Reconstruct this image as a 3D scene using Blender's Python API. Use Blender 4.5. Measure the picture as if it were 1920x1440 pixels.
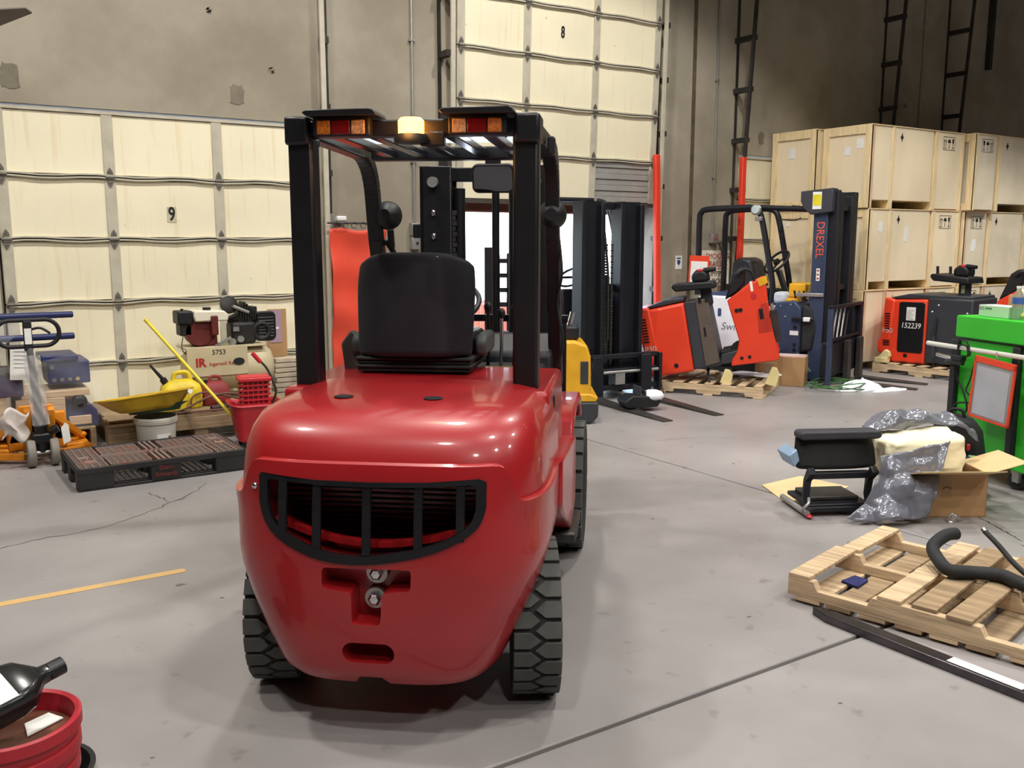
import bpy, bmesh, math, random
from mathutils import Vector, Matrix
random.seed(7)
for o in list(bpy.data.objects): bpy.data.objects.remove(o)
SC = bpy.context.scene
COL = SC.collection
R = math.radians
# ---------------------------------------------------------------- camera, world, sun, lamps, exposure
cam = bpy.data.cameras.new('camera'); cam.sensor_width = 36; cam.lens = 36 * 1720 / 1920; cam.clip_end = 200
camo = bpy.data.objects.new('camera', cam); COL.objects.link(camo); SC.camera = camo
camo.location = (0, 0, 1.6)
camo.rotation_euler = (Matrix.Rotation(R(-32.9), 4, 'Z') @ Matrix.Rotation(R(90 - 8.82), 4, 'X')).to_euler()
W = bpy.data.worlds.new('sky'); SC.world = W; W.use_nodes = True
nt = W.node_tree; nt.nodes.clear()
wo = nt.nodes.new('ShaderNodeOutputWorld'); wb = nt.nodes.new('ShaderNodeBackground'); ws = nt.nodes.new('ShaderNodeTexSky')
ws.sky_type = 'NISHITA'; ws.sun_disc = False; ws.sun_elevation = R(50); ws.sun_rotation = R(200)
nt.links.new(ws.outputs[0], wb.inputs[0]); wb.inputs[1].default_value = 1.7
nt.links.new(wb.outputs[0], wo.inputs[0])
sun = bpy.data.lights.new('sun', 'SUN'); sun.energy = 12; sun.angle = R(0.6); sun.color = (1, .96, .9)
suno = bpy.data.objects.new('sun', sun); COL.objects.link(suno); suno.location = (6, 16, 12)
suno.rotation_euler = (R(38), R(10), 0)
SC.view_settings.view_transform = 'Standard'; SC.view_settings.look = 'None'
SC.view_settings.gamma = 1; SC.view_settings.use_curve_mapping = False
SC.view_settings.exposure = -0.22
LAMPS = [  # high bay lamps: x, y, z, watts, cone degrees
    (-1.0, 5.2, 7.4, 900, 150), (2.6, 5.2, 7.4, 900, 136), (6.2, 5.0, 7.4, 950, 112), (10.5, 3.4, 7.4, 1200, 90),
    (-1.0, 0.6, 7.4, 700, 150), (2.6, 0.6, 7.4, 700, 150), (6.4, 0.2, 7.4, 800, 125), (13.5, 3.0, 7.4, 1100, 88),
    (-1.0, -4.0, 7.4, 700, 140), (2.6, -4.0, 7.4, 700, 140), (6.4, -4.0, 7.4, 700, 120)]
# ---------------------------------------------------------------- helpers
def lin(c):
    return tuple(((v / 255) / 12.92 if v / 255 <= .04045 else ((v / 255 + .055) / 1.055) ** 2.4) for v in c) + (1,)
MATS = {}
def mat(key, col, rough=.5, metal=0., var=.14, scale=6., bump=0., bscale=40., coat=0., spec=.5, emit=0., col2=None, trans=0., alpha=1., thr=None, sheen=0., stretch=None, ior=1.45):
    if key in MATS: return MATS[key]
    m = bpy.data.materials.new(key); m.use_nodes = True; MATS[key] = m
    t = m.node_tree; N = t.nodes; p = N['Principled BSDF']
    c = lin(col)
    p.inputs['Roughness'].default_value = rough; p.inputs['Metallic'].default_value = metal
    p.inputs['Specular IOR Level'].default_value = spec; p.inputs['Coat Weight'].default_value = coat
    p.inputs['Coat Roughness'].default_value = .08; p.inputs['IOR'].default_value = ior
    p.inputs['Transmission Weight'].default_value = trans; p.inputs['Alpha'].default_value = alpha
    p.inputs['Sheen Weight'].default_value = sheen
    tc = N.new('ShaderNodeTexCoord'); mp = N.new('ShaderNodeMapping'); t.links.new(tc.outputs['Object'], mp.inputs[0])
    if stretch: mp.inputs['Scale'].default_value = stretch
    n = N.new('ShaderNodeTexNoise'); n.inputs['Scale'].default_value = scale; n.inputs['Detail'].default_value = 5
    t.links.new(mp.outputs[0], n.inputs['Vector'])
    r = N.new('ShaderNodeValToRGB'); t.links.new(n.outputs['Fac'], r.inputs[0])
    if col2: a, b = c, lin(col2)
    else: a = tuple(v * (1 - var) for v in c[:3]) + (1,); b = tuple(min(1, v * (1 + var)) for v in c[:3]) + (1,)
    r.color_ramp.elements[0].color = a; r.color_ramp.elements[1].color = b
    lo, hi = thr if thr else (.32, .68)
    r.color_ramp.elements[0].position = lo; r.color_ramp.elements[1].position = hi
    t.links.new(r.outputs[0], p.inputs['Base Color'])
    if emit:
        p.inputs['Emission Color'].default_value = c; p.inputs['Emission Strength'].default_value = emit
    if bump:
        n2 = N.new('ShaderNodeTexNoise'); n2.inputs['Scale'].default_value = bscale; n2.inputs['Detail'].default_value = 4
        t.links.new(mp.outputs[0], n2.inputs['Vector'])
        bp = N.new('ShaderNodeBump'); bp.inputs['Strength'].default_value = bump; bp.inputs['Distance'].default_value = .01
        t.links.new(n2.outputs['Fac'], bp.inputs['Height']); t.links.new(bp.outputs[0], p.inputs['Normal'])
    return m

class B:
    """collects shapes into one mesh"""
    def __init__(s): s.v = []; s.f = []
    def add(s, vs, fs, M=None):
        k = len(s.v)
        for q in vs:
            q = Vector(q); s.v.append(tuple(M @ q) if M is not None else tuple(q))
        for f in fs: s.f.append([i + k for i in f])
        return s
    def box(s, x0, x1, y0, y1, z0, z1, M=None):
        return s.add([(x0, y0, z0), (x1, y0, z0), (x1, y1, z0), (x0, y1, z0), (x0, y0, z1), (x1, y0, z1), (x1, y1, z1), (x0, y1, z1)],
                     [(0, 3, 2, 1), (4, 5, 6, 7), (0, 1, 5, 4), (1, 2, 6, 5), (2, 3, 7, 6), (3, 0, 4, 7)], M)
    def cb(s, c, d, M=None):
        return s.box(c[0] - d[0] / 2, c[0] + d[0] / 2, c[1] - d[1] / 2, c[1] + d[1] / 2, c[2] - d[2] / 2, c[2] + d[2] / 2, M)
    def bar(s, p, q, w, h, up=(0, 0, 1), t=1.):
        p, q = Vector(p), Vector(q); d = (q - p).normalized(); x = d.cross(Vector(up))
        if x.length < 1e-4: x = d.cross(Vector((0, 1, 0)))
        x.normalize(); z = x.cross(d); vs = []
        for o, k in ((p, 1), (q, t)):
            for a, b in ((-1, -1), (1, -1), (1, 1), (-1, 1)): vs.append(o + x * a * w / 2 * k + z * b * h / 2 * k)
        return s.add(vs, [(0, 1, 2, 3), (7, 6, 5, 4), (0, 4, 5, 1), (1, 5, 6, 2), (2, 6, 7, 3), (3, 7, 4, 0)])
    def cyl(s, p, q, r, r2=None, n=16):
        return s.tube([p, q], [r, r if r2 is None else r2], n)
    def tube(s, pts, r, n=8, closed=False, cap=True):
        P = [Vector(a) for a in pts]; m = len(P); rs = r if isinstance(r, (list, tuple)) else [r] * m
        vs, fs = [], []; px = None
        for i in range(m):
            if closed: d = P[(i + 1) % m] - P[i - 1]
            else: d = P[min(i + 1, m - 1)] - P[max(i - 1, 0)]
            d.normalize()
            if px is None:
                px = d.cross(Vector((0, 0, 1)))
                if px.length < .05: px = d.cross(Vector((0, 1, 0)))
            px = px - d * px.dot(d); px.normalize(); py = d.cross(px)
            for k in range(n):
                a = 2 * math.pi * k / n; vs.append(P[i] + (px * math.cos(a) + py * math.sin(a)) * rs[i])
        for i in range(m if closed else m - 1):
            j = (i + 1) % m
            for k in range(n): fs.append((i * n + k, i * n + (k + 1) % n, j * n + (k + 1) % n, j * n + k))
        if cap and not closed: fs += [tuple(range(n - 1, -1, -1)), tuple(range((m - 1) * n, m * n))]
        return s.add(vs, fs)
    def lathe(s, prof, n=24, M=None):
        vs, fs = [], []; m = len(prof)
        for r, z in prof:
            for k in range(n): a = 2 * math.pi * k / n; vs.append((r * math.cos(a), r * math.sin(a), z))
        for i in range(m - 1):
            for k in range(n): fs.append((i * n + k, i * n + (k + 1) % n, (i + 1) * n + (k + 1) % n, (i + 1) * n + k))
        if prof[0][0] > 1e-5: fs.append(tuple(range(n - 1, -1, -1)))
        if prof[-1][0] > 1e-5: fs.append(tuple(range((m - 1) * n, m * n)))
        return s.add(vs, fs, M)
    def prism(s, poly, h0, h1, M=None):
        n = len(poly); vs = [(x, y, h0) for x, y in poly] + [(x, y, h1) for x, y in poly]
        fs = [tuple(range(n - 1, -1, -1)), tuple(range(n, 2 * n))] + [(i, (i + 1) % n, n + (i + 1) % n, n + i) for i in range(n)]
        return s.add(vs, fs, M)
    def grid(s, fn, nu, nv, cu=False):
        vs = [fn(i / nu, j / nv) for i in range(nu + (0 if cu else 1)) for j in range(nv + 1)]; k = nv + 1; fs = []
        L = nu + (0 if cu else 1)
        for i in range(nu):
            for j in range(nv): a, b = i * k + j, ((i + 1) % L) * k + j; fs.append((a, b, b + 1, a + 1))
        return s.add(vs, fs)
    def ball(s, c, r, n=14, M=None):
        rx, ry, rz = r if isinstance(r, (tuple, list)) else (r, r, r); h = n // 2
        prof = [(math.sin(math.pi * i / h), -math.cos(math.pi * i / h)) for i in range(h + 1)]
        T = Matrix.Translation(c) @ Matrix.Diagonal((rx, ry, rz, 1))
        return s.lathe(prof, n, T if M is None else M @ T)
    def mesh(s, name, smooth=None, merge=1e-5):
        bm = bmesh.new(); vs = [bm.verts.new(q) for q in s.v]
        for f in s.f:
            try: bm.faces.new([vs[i] for i in f])
            except ValueError: pass
        if merge: bmesh.ops.remove_doubles(bm, verts=bm.verts, dist=merge)
        bmesh.ops.recalc_face_normals(bm, faces=bm.faces)
        if bm.calc_volume(signed=True) < 0 and all(e.is_manifold for e in bm.edges): bmesh.ops.reverse_faces(bm, faces=bm.faces)
        me = bpy.data.meshes.new(name); bm.to_mesh(me); bm.free()
        if smooth is not None:
            me.shade_smooth(); me.set_sharp_from_angle(angle=R(smooth))
        return me
    def build(s, name, m, parent=None, bev=0., smooth=None, loc=None, rot=None, seg=2, sub=0):
        me = s.mesh(name, smooth if smooth is not None else (35 if bev else None))
        return link(name, me, m, parent, bev, loc, rot, seg, sub)
def link(name, me, m, parent=None, bev=0., loc=None, rot=None, seg=2, sub=0):
    o = bpy.data.objects.new(name, me); COL.objects.link(o)
    if m and not me.materials: me.materials.append(m)
    if parent is not None: o.parent = parent
    if loc is not None: o.location = loc
    if rot is not None: o.rotation_euler = rot
    if bev:
        b = o.modifiers.new('bevel', 'BEVEL'); b.width = bev; b.segments = seg; b.limit_method = 'ANGLE'; b.angle_limit = R(40); b.harden_normals = False
    if sub:
        b = o.modifiers.new('subsurf', 'SUBSURF'); b.levels = sub; b.render_levels = sub
    return o
def bake(o):
    """apply the modifiers"""
    dg = bpy.context.evaluated_depsgraph_get(); dg.update()
    me = bpy.data.meshes.new_from_object(o.evaluated_get(dg), depsgraph=dg)
    o.modifiers.clear(); o.data = me
    return me
def tag(o, label, cat, group=None):
    o['label'] = label; o['category'] = cat
    if group: o['group'] = group
    return o
def thing(name, label, cat, loc=(0, 0, 0), rz=0., group=None, rot=None):
    o = bpy.data.objects.new(name, None); COL.objects.link(o); o.location = loc; o.empty_display_size = .1
    o.rotation_euler = rot if rot else (0, 0, rz)
    return tag(o, label, cat, group)
def struct(o): o['kind'] = 'structure'; return o
def text(s, size, m, parent, loc, rot, name='lettering', ext=.0008, align='CENTER', sx=1., bold=0., shear=0.):
    c = bpy.data.curves.new('t', 'FONT'); c.body = s; c.size = size; c.extrude = ext; c.align_x = align; c.align_y = 'CENTER'
    c.resolution_u = 3; c.offset = bold; c.shear = shear
    o = bpy.data.objects.new('t', c); COL.objects.link(o)
    dg = bpy.context.evaluated_depsgraph_get(); dg.update()
    me = bpy.data.meshes.new_from_object(o.evaluated_get(dg), depsgraph=dg); bpy.data.objects.remove(o)
    me.materials.clear(); me.name = name
    t = link(name, me, m, parent, 0, loc, rot); t.scale = (sx, 1, 1)
    return t
def arc(c, r, a0, a1, n, ax='xz'):
    out = []
    for i in range(n + 1):
        a = R(a0 + (a1 - a0) * i / n); u, v = r * math.cos(a), r * math.sin(a)
        out.append({'xz': (c[0] + u, c[1], c[2] + v), 'yz': (c[0], c[1] + u, c[2] + v), 'xy': (c[0] + u, c[1] + v, c[2])}[ax])
    return out
def smooth_path(pts, k=6, closed=False):
    P = [Vector(p) for p in pts]; n = len(P); out = []
    rng = range(n) if closed else range(n - 1)
    for i in rng:
        if closed: a, b, c, d = P[i - 1], P[i], P[(i + 1) % n], P[(i + 2) % n]
        else: a, b, c, d = P[max(i - 1, 0)], P[i], P[i + 1], P[min(i + 2, n - 1)]
        for j in range(k):
            t = j / k
            out.append(.5 * ((2 * b) + (c - a) * t + (2 * a - 5 * b + 4 * c - d) * t * t + (3 * b - a - 3 * c + d) * t ** 3))
    if not closed: out.append(P[-1])
    return out
def rrect(w, h, r, n=4, cx=0., cy=0.):
    out = []
    for sx, sy, a in ((1, 1, 0), (-1, 1, 90), (-1, -1, 180), (1, -1, 270)):
        for i in range(n + 1):
            t = R(a + 90 * i / n); out.append((cx + sx * (w / 2 - r) + r * math.cos(t), cy + sy * (h / 2 - r) + r * math.sin(t)))
    return out
XZ = Matrix(((1, 0, 0, 0), (0, 0, -1, 0), (0, 1, 0, 0), (0, 0, 0, 1)))   # prism drawn in x,z; h goes towards -y
YZ = Matrix(((0, 0, 1, 0), (1, 0, 0, 0), (0, 1, 0, 0), (0, 0, 0, 1)))    # prism drawn in y,z; h goes towards +x
T = Matrix.Translation
def RX(a): return Matrix.Rotation(R(a), 4, 'X')
def RY(a): return Matrix.Rotation(R(a), 4, 'Y')
def RZ(a): return Matrix.Rotation(R(a), 4, 'Z')
# ---------------------------------------------------------------- materials
steel = mat('galvanised steel', (176, 176, 174), .42, .75, .16, 5)
darksteel = mat('dark steel', (70, 68, 66), .5, .6, .2, 6)
chrome = mat('polished steel', (205, 205, 208), .2, 1., .06, 8)
black = mat('black painted metal', (22, 22, 26), .38, 0, .2, 9, spec=.5)
plastic = mat('black plastic', (24, 25, 28), .5, 0, .2, 9, bump=.05, bscale=300)
rubber = mat('black rubber', (36, 37, 38), .75, 0, .25, 14, bump=.15, bscale=90)
paper = mat('white paper', (232, 232, 228), .8, 0, .05, 10)
ink = mat('dark print', (32, 32, 36), .8, 0, .05, 10)
redink = mat('red print', (170, 40, 36), .8, 0, .05, 10)
wood = mat('pallet pine', (198, 173, 140), .8, 0, .28, 3, stretch=(1, 12, 12), bump=.25, bscale=14)
wood2 = mat('weathered pine', (150, 128, 100), .85, 0, .28, 3, stretch=(1, 12, 12), bump=.3, bscale=14)
cardb = mat('brown cardboard', (178, 140, 98), .8, 0, .08, 4)
white = mat('white paint', (228, 230, 232), .4, 0, .05, 6)
orange = mat('orange red plastic', (228, 70, 40), .5, 0, .08, 6)
yellow = mat('yellow paint', (222, 166, 36), .45, 0, .1, 6)
yplast = mat('yellow plastic', (226, 200, 50), .45, 0, .1, 5)
redplast = mat('red plastic', (190, 42, 52), .42, 0, .1, 6)
film = mat('clear plastic film', (225, 228, 232), .15, 0, .03, 9, alpha=.10, bump=.9, bscale=16)
glassm = mat('clear glass', (240, 245, 245), .04, 0, .01, 4, trans=1., ior=1.2)
# ================================================================ THE ROOM
WY = 8.70
def concrete_mat():
    m = mat('concrete floor', (153, 149, 149), .38, 0, .1, 1.1, bump=.04, bscale=30, spec=.45)
    t = m.node_tree; N = t.nodes; p = N['Principled BSDF']
    src = p.inputs['Base Color'].links[0].from_socket
    tc = N['Texture Coordinate']
    a = N.new('ShaderNodeTexNoise'); a.inputs['Scale'].default_value = .35; a.inputs['Detail'].default_value = 8; a.inputs['Roughness'].default_value = .65
    t.links.new(tc.outputs['Object'], a.inputs['Vector'])
    r = N.new('ShaderNodeValToRGB'); r.color_ramp.elements[0].position = .35; r.color_ramp.elements[1].position = .62
    r.color_ramp.elements[0].color = (.55, .54, .53, 1); r.color_ramp.elements[1].color = (1, 1, 1, 1); t.links.new(a.outputs[0], r.inputs[0])
    b = N.new('ShaderNodeTexNoise'); b.inputs['Scale'].default_value = 9; b.inputs['Detail'].default_value = 6; t.links.new(tc.outputs['Object'], b.inputs['Vector'])
    r2 = N.new('ShaderNodeValToRGB'); r2.color_ramp.elements[0].position = .27; r2.color_ramp.elements[1].position = .36
    r2.color_ramp.elements[0].color = (.55, .53, .5, 1); r2.color_ramp.elements[1].color = (1, 1, 1, 1); t.links.new(b.outputs[0], r2.inputs[0])
    m1 = N.new('ShaderNodeMix'); m1.data_type = 'RGBA'; m1.blend_type = 'MULTIPLY'; m1.inputs[0].default_value = .55
    t.links.new(src, m1.inputs[6]); t.links.new(r.outputs[0], m1.inputs[7])
    m2 = N.new('ShaderNodeMix'); m2.data_type = 'RGBA'; m2.blend_type = 'MULTIPLY'; m2.inputs[0].default_value = .6
    t.links.new(m1.outputs[2], m2.inputs[6]); t.links.new(r2.outputs[0], m2.inputs[7]); t.links.new(m2.outputs[2], p.inputs['Base Color'])
    rr = N.new('ShaderNodeMapRange'); rr.inputs[3].default_value = .3; rr.inputs[4].default_value = .55; t.links.new(a.outputs[0], rr.inputs[0]); t.links.new(rr.outputs[0], p.inputs['Roughness'])
    return m
def wall_mat():
    m = mat('tilt-up concrete', (166, 158, 142), .85, 0, .1, .5, bump=.06, bscale=12)
    t = m.node_tree; N = t.nodes; p = N['Principled BSDF']; src = p.inputs['Base Color'].links[0].from_socket; tc = N['Texture Coordinate']
    a = N.new('ShaderNodeTexNoise'); a.inputs['Scale'].default_value = .9; a.inputs['Detail'].default_value = 9; a.inputs['Roughness'].default_value = .6
    t.links.new(tc.outputs['Object'], a.inputs['Vector'])
    r = N.new('ShaderNodeValToRGB'); r.color_ramp.elements[0].position = .38; r.color_ramp.elements[1].position = .6
    r.color_ramp.elements[0].color = (.62, .6, .56, 1); r.color_ramp.elements[1].color = (1, 1, 1, 1); t.links.new(a.outputs[0], r.inputs[0])
    m1 = N.new('ShaderNodeMix'); m1.data_type = 'RGBA'; m1.blend_type = 'MULTIPLY'; m1.inputs[0].default_value = .7
    t.links.new(src, m1.inputs[6]); t.links.new(r.outputs[0], m1.inputs[7]); t.links.new(m1.outputs[2], p.inputs['Base Color'])
    return m
CONC, WALLM = concrete_mat(), wall_mat()
jointm = mat('joint filler', (62, 56, 50), .9, 0, .4, 20)
# floor: slabs with open joints over a dark base
fl = struct(B().box(-15, 24, -17, 8.95, -.14, -.10).build('floor', jointm))
JY, JX = 2.22, 4.52
for x0, x1 in ((-15, JX - .008), (JX + .008, 24)):
    for y0, y1 in ((-17, JY - .011), (JY + .011, 8.95)):
        B().box(x0, x1, y0, y1, -.10, 0).build('slab', CONC, fl, bev=.006)
linem = mat('yellow floor paint', (206, 170, 112), .6, 0, .12, 9, col2=(186, 162, 124), thr=(.55, .75))
b = B(); b.prism(rrect(6, .055, .02, 3, -2.0, 4.51), .0004, .0016); b.build('painted_line', linem, fl)
crackm = mat('crack shadow', (58, 50, 44), .95, 0, .3, 20)
def crack(pts, w, jit=.012):
    P = []
    for i in range(len(pts) - 1):
        n = 7
        for j in range(n): t = j / n; P.append(((pts[i][0] * (1 - t) + pts[i + 1][0] * t) + random.uniform(-jit, jit), (pts[i][1] * (1 - t) + pts[i + 1][1] * t) + random.uniform(-jit, jit)))
    P.append(pts[-1]); b = B(); b2 = []
    for i, (x, y) in enumerate(P):
        q = P[min(i + 1, len(P) - 1)]; p = P[max(i - 1, 0)]; d = Vector((q[0] - p[0], q[1] - p[1])).normalized(); k = w * (.35 + random.random() * .65) * (1 if 0 < i < len(P) - 1 else .1)
        b2 += [(x - d.y * k, y + d.x * k, .0009), (x + d.y * k, y - d.x * k, .0009)]
    b.add(b2, [(2 * i, 2 * i + 1, 2 * i + 3, 2 * i + 2) for i in range(len(P) - 1)]); return b.build('crack', crackm, fl)
crack([(.18, 5.35), (.45, 5.43), (.75, 5.45), (1.03, 5.62), (1.22, 5.78), (1.38, 5.92), (1.55, 6.15)], .004)
crack([(1.22, 5.80), (1.18, 5.98), (1.14, 6.1)], .004); crack([(1.24, 5.8), (1.34, 5.84)], .006)
crack([(5.24, 3.12), (5.12, 2.86), (5.0, 2.66), (4.9, 2.5)], .006, .006)
crack([(4.86, 2.48), (4.7, 2.3), (4.55, 2.24)], .004, .01)
crack([(5.6, 5.2), (5.2, 5.45), (4.9, 5.5)], .002)
stainm = mat('dried spill', (104, 96, 88), .7, 0, .2, 20)
for x, y, s in ((1.36, 4.32, .045), (.93, 4.32, .03), (1.05, 4.05, .012), (3.22, 2.32, .012), (.5, 2.85, .008), (2.6, 1.9, .01), (3.5, 3.9, .012), (2.9, 2.6, .012), (4.9, 4.6, .015), (4.1, 3.0, .016)):
    b = B(); n = 11; b.prism([(x + s * random.uniform(.5, 1.2) * math.cos(6.283 * i / n), y + s * .6 * random.uniform(.5, 1.2) * math.sin(6.283 * i / n)) for i in range(n)], .0004, .0012); b.build('stain', stainm, fl)
for x, y, s in ((1.52, 4.35, .012), (1.44, 4.1, .02), (1.50, 4.22, .012), (1.3, 3.9, .01)):
    b = B(); b.prism([(x - s, y), (x, y - s * .4), (x + s, y + s * .3), (x, y + s * .5)], .0005, .004); b.build('paint_chip', paper, fl)
sawd = mat('sawdust', (206, 172, 104), .95, 0, .25, 60, bump=.8, bscale=200)
b = B(); b.prism([(.33 + .09 * random.uniform(.7, 1.2) * math.cos(i / 14 * 6.283), 2.43 + .06 * random.uniform(.7, 1.2) * math.sin(i / 14 * 6.283)) for i in range(14)], .0005, .004)
b.build('sawdust', sawd, fl)
# walls
D9, D8, D7 = (.60, 3.38), (4.90, 7.70), (9.14, 11.92)
b = B(); xs = [-15, D9[0], D9[1], D8[0], D8[1], D7[0], D7[1], 24]
for i in range(0, 7):
    z0 = 0 if i % 2 == 0 else 2.72
    b.box(xs[i], xs[i + 1], WY, WY + .22, z0, 8.2)
wb_ = struct(b.build('wall_back', WALLM))
b = B().box(8.29, 8.35, WY - .004, WY + .02, 0, 8.2); b.build('panel_joint', mat('joint sealant', (92, 80, 64), .9, 0, .3, 8), wb_)
patch = mat('mortar patch', (126, 118, 103), .9, 0, .12, 14)
for x, z, w, h in ((.78, 2.93, .13, .2), (2.62, 2.93, .13, .18), (2.4, 3.65, .04, .05), (2.95, 3.18, .05, .04), (9.55, 2.95, .1, .16), (12.6, 3.6, .1, .06)):
    b = B(); b.prism([(q[0] + random.uniform(-.012, .012), q[1] + random.uniform(-.012, .012)) for q in rrect(w, h, .04, 4, x, z)], .0, .004, T((0, WY, 0)) @ XZ); b.build('patch', patch, wb_)
struct(B().box(-15.2, -15, -17, 8.92, 0, 8.2).build('wall_left', WALLM))
struct(B().box(24, 24.2, -17, 8.92, 0, 8.2).build('wall_right', WALLM))
struct(B().box(-15.2, 24.2, -17.2, -17, 0, 8.2).build('wall_front', WALLM))
struct(B().box(-15.2, 24.2, -17.2, 8.92, 8.2, 8.35).build('ceiling', mat('roof deck', (150, 146, 138), .8, 0, .1, 2)))
# outside
struct(B().box(-20, 40, 8.95, 60, -.3, -.06).build('yard_pavement', mat('yard concrete', (205, 202, 196), .85, 0, .06, .6)))
# high bay lamps
lampglow = mat('lamp diffuser', (255, 244, 224), .5, emit=18)
for i, (x, y, z, w, cone) in enumerate(LAMPS):
    t = thing('high_bay_lamp', 'round high bay lamp hanging from the roof deck above the floor', 'lamp', (x, y, z), 0, 'high bay lamps under the roof')
    B().lathe([(.03, .52), (.12, .5), (.12, .3), (.16, .26), (.26, .02), (.25, .02), (.15, .25), (.0, .26)], 24).build('reflector', steel, t, smooth=40)
    B().lathe([(0, .06), (.2, .06), (.2, .07), (0, .07)], 20).build('diffuser', lampglow, t)
    B().cyl((0, 0, .5), (0, 0, .8), .012, n=8).build('hanger', darksteel, t)
    L = bpy.data.lights.new('high_bay', 'SPOT'); L.energy = w; L.spot_size = R(cone); L.spot_blend = .25; L.shadow_soft_size = .18; L.color = (1, .96, .90)
    lo = bpy.data.objects.new('lamp_light', L); COL.objects.link(lo); lo.parent = t; lo.location = (0, 0, -.02)
# sectional doors
cream = mat('cream door panel', (243, 235, 206), .6, 0, .05, 1.2, bump=.02)
def scuff(m, streak, lo, hi, amt, sc=14.):
    t = m.node_tree; N = t.nodes; p = N['Principled BSDF']; src = p.inputs['Base Color'].links[0].from_socket
    mp = N.new('ShaderNodeMapping'); mp.inputs['Scale'].default_value = streak; t.links.new(N['Texture Coordinate'].outputs['Object'], mp.inputs[0])
    a = N.new('ShaderNodeTexNoise'); a.inputs['Scale'].default_value = sc; a.inputs['Detail'].default_value = 6; t.links.new(mp.outputs[0], a.inputs['Vector'])
    r = N.new('ShaderNodeValToRGB'); r.color_ramp.elements[0].position = lo; r.color_ramp.elements[1].position = hi; r.color_ramp.elements[0].color = (amt, amt * .95, amt * .88, 1); r.color_ramp.elements[1].color = (1, 1, 1, 1); t.links.new(a.outputs[0], r.inputs[0])
    x = N.new('ShaderNodeMix'); x.data_type = 'RGBA'; x.blend_type = 'MULTIPLY'; x.inputs[0].default_value = 1; t.links.new(src, x.inputs[6]); t.links.new(r.outputs[0], x.inputs[7]); t.links.new(x.outputs[2], p.inputs['Base Color'])
scuff(cream, (6, 6, .35), .30, .42, .945, 4); scuff(cream, (1, 1, 1), .25, .285, .55, 11)
galv = mat('door steel', (192, 186, 168), .75, 0, .12, 6); hingem = mat('hinge steel', (112, 108, 100), .6, .3, .15, 8)
gapm = mat('door seam', (70, 66, 58), .8, 0, .2, 8)
def hinge(parent, x, y, z):
    b = B(); b.prism([(-.03, 0), (-.022, .05), (0, .085), (.022, .05), (.03, 0), (.022, -.05), (0, -.085), (-.022, -.05)], 0, .006, XZ)
    b.cyl((-.04, -.012, 0), (.04, -.012, 0), .011, n=8); b.cyl((0, 0, .045), (0, -.012, .045), .008, n=6); b.cyl((0, 0, -.045), (0, -.012, -.045), .008, n=6)
    return b
HB = None
def sect_door(name, cols, zs, y, tilt, wavy=0., skip=(), back=(0, 1)):
    """sectional door: cols = stile centres, zs = section joints; origin at (0, y, zs[0])"""
    global HB
    root = B()
    d = bpy.data.objects.new(name, None); COL.objects.link(d); d.location = (0, y, zs[0]); d.rotation_euler = (R(tilt), 0, 0); struct(d)
    z0 = zs[0]
    for i in range(len(zs) - 1):
        for j in range(len(cols) - 1):
            if (i, j) in skip: continue
            B().box(cols[j] + .042, cols[j + 1] - .042, .012, .05, zs[i] - z0 + .018, zs[i + 1] - z0 - .018).build('panel', cream, d, bev=.004)
        for x in cols:
            e = x in (cols[0], cols[-1]); s = 0 if not e else (.02 if x == cols[0] else -.02)
            B().box(x - .045 + s, x + .045 + s, 0, .05, zs[i] - z0 + .006, zs[i + 1] - z0 - .006).build('stile', galv, d, bev=.004)
    for k, z in enumerate(zs):
        if 0 < k < len(zs) - 1:
            for s, zz in ((1, .012), (-1, -.012)):
                b = B(); n = 18; L0, L1 = cols[0], cols[-1]
                P = [(L0 + (L1 - L0) * q / n, -.004 + .006 * random.random() * wavy, z - z0 + zz + wavy * .009 * math.sin(q * 1.3 + k * 2)) for q in range(n + 1)]
                for q in range(n): b.bar(P[q], P[q + 1], .03, .013)
                b.build('rail', galv, d)
            b = B().box(cols[0], cols[-1], .006, .045, z - z0 - .006, z - z0 + .006); b.build('seam', gapm, d)
            for x in cols:
                s = .02 if x == cols[0] else (-.02 if x == cols[-1] else 0)
                if HB is None: HB = hinge(None, 0, 0, 0).mesh('hinge', 40)
                link('hinge', HB, hingem, d, 0, (x + s, -.006, z - z0))
        elif k == 0: B().box(cols[0] - .03, cols[-1] + .03, -.004, .05, -.03, .014).build('bottom_seal', gapm, d)
        else: B().box(cols[0] - .03, cols[-1] + .03, -.004, .05, z - z0 - .014, z - z0 + .012).build('top_rail', galv, d)
    B().box(*back, .052, .07, -.02, zs[-1] - z0 + .02).build('backing', gapm, d)  # added sheet behind the sections, stops daylight leaking through the joints
    return d
zs9 = [0.03, .54, 1.08, 1.62, 2.15, 2.69]
d9 = sect_door('door_9', [.64, 1.49, 2.42, 3.36], zs9, WY + .01, 0, 1, back=D9)
b = B().prism(rrect(.082, .135, .006, 2, 1.99, 1.84), 0, .003, T((0, 0.011, -.03)) @ XZ); b.build('number_plate', mat('grey number plate', (196, 190, 160), .6), d9)
text('9', .17, ink, d9, (1.99, .007, 1.81), (R(90), 0, 0), 'number', sx=.72, bold=.004)
d8 = sect_door('door_8', [4.89, 5.73, 6.67, 7.60], [2.04, 2.54, 3.07, 3.60, 4.13, 4.66, 5.19], WY - .09, 2.0, .6, skip=((0, 2),), back=(4.87, 7.62))
text('8', .17, ink, d8, (6.20, .006, 1.83), (R(90), 0, 0), 'number', sx=.62, bold=.004)
b = B()
for i in range(7): b.box(6.715, 7.555, .006 + .012 * (i % 2), .05, .02 + i * .066, .02 + i * .066 + .062)
b.build('ribbed_panel', mat('ribbed grey panel', (176, 176, 172), .45, .3, .08, 5), d8, bev=.004)
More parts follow.
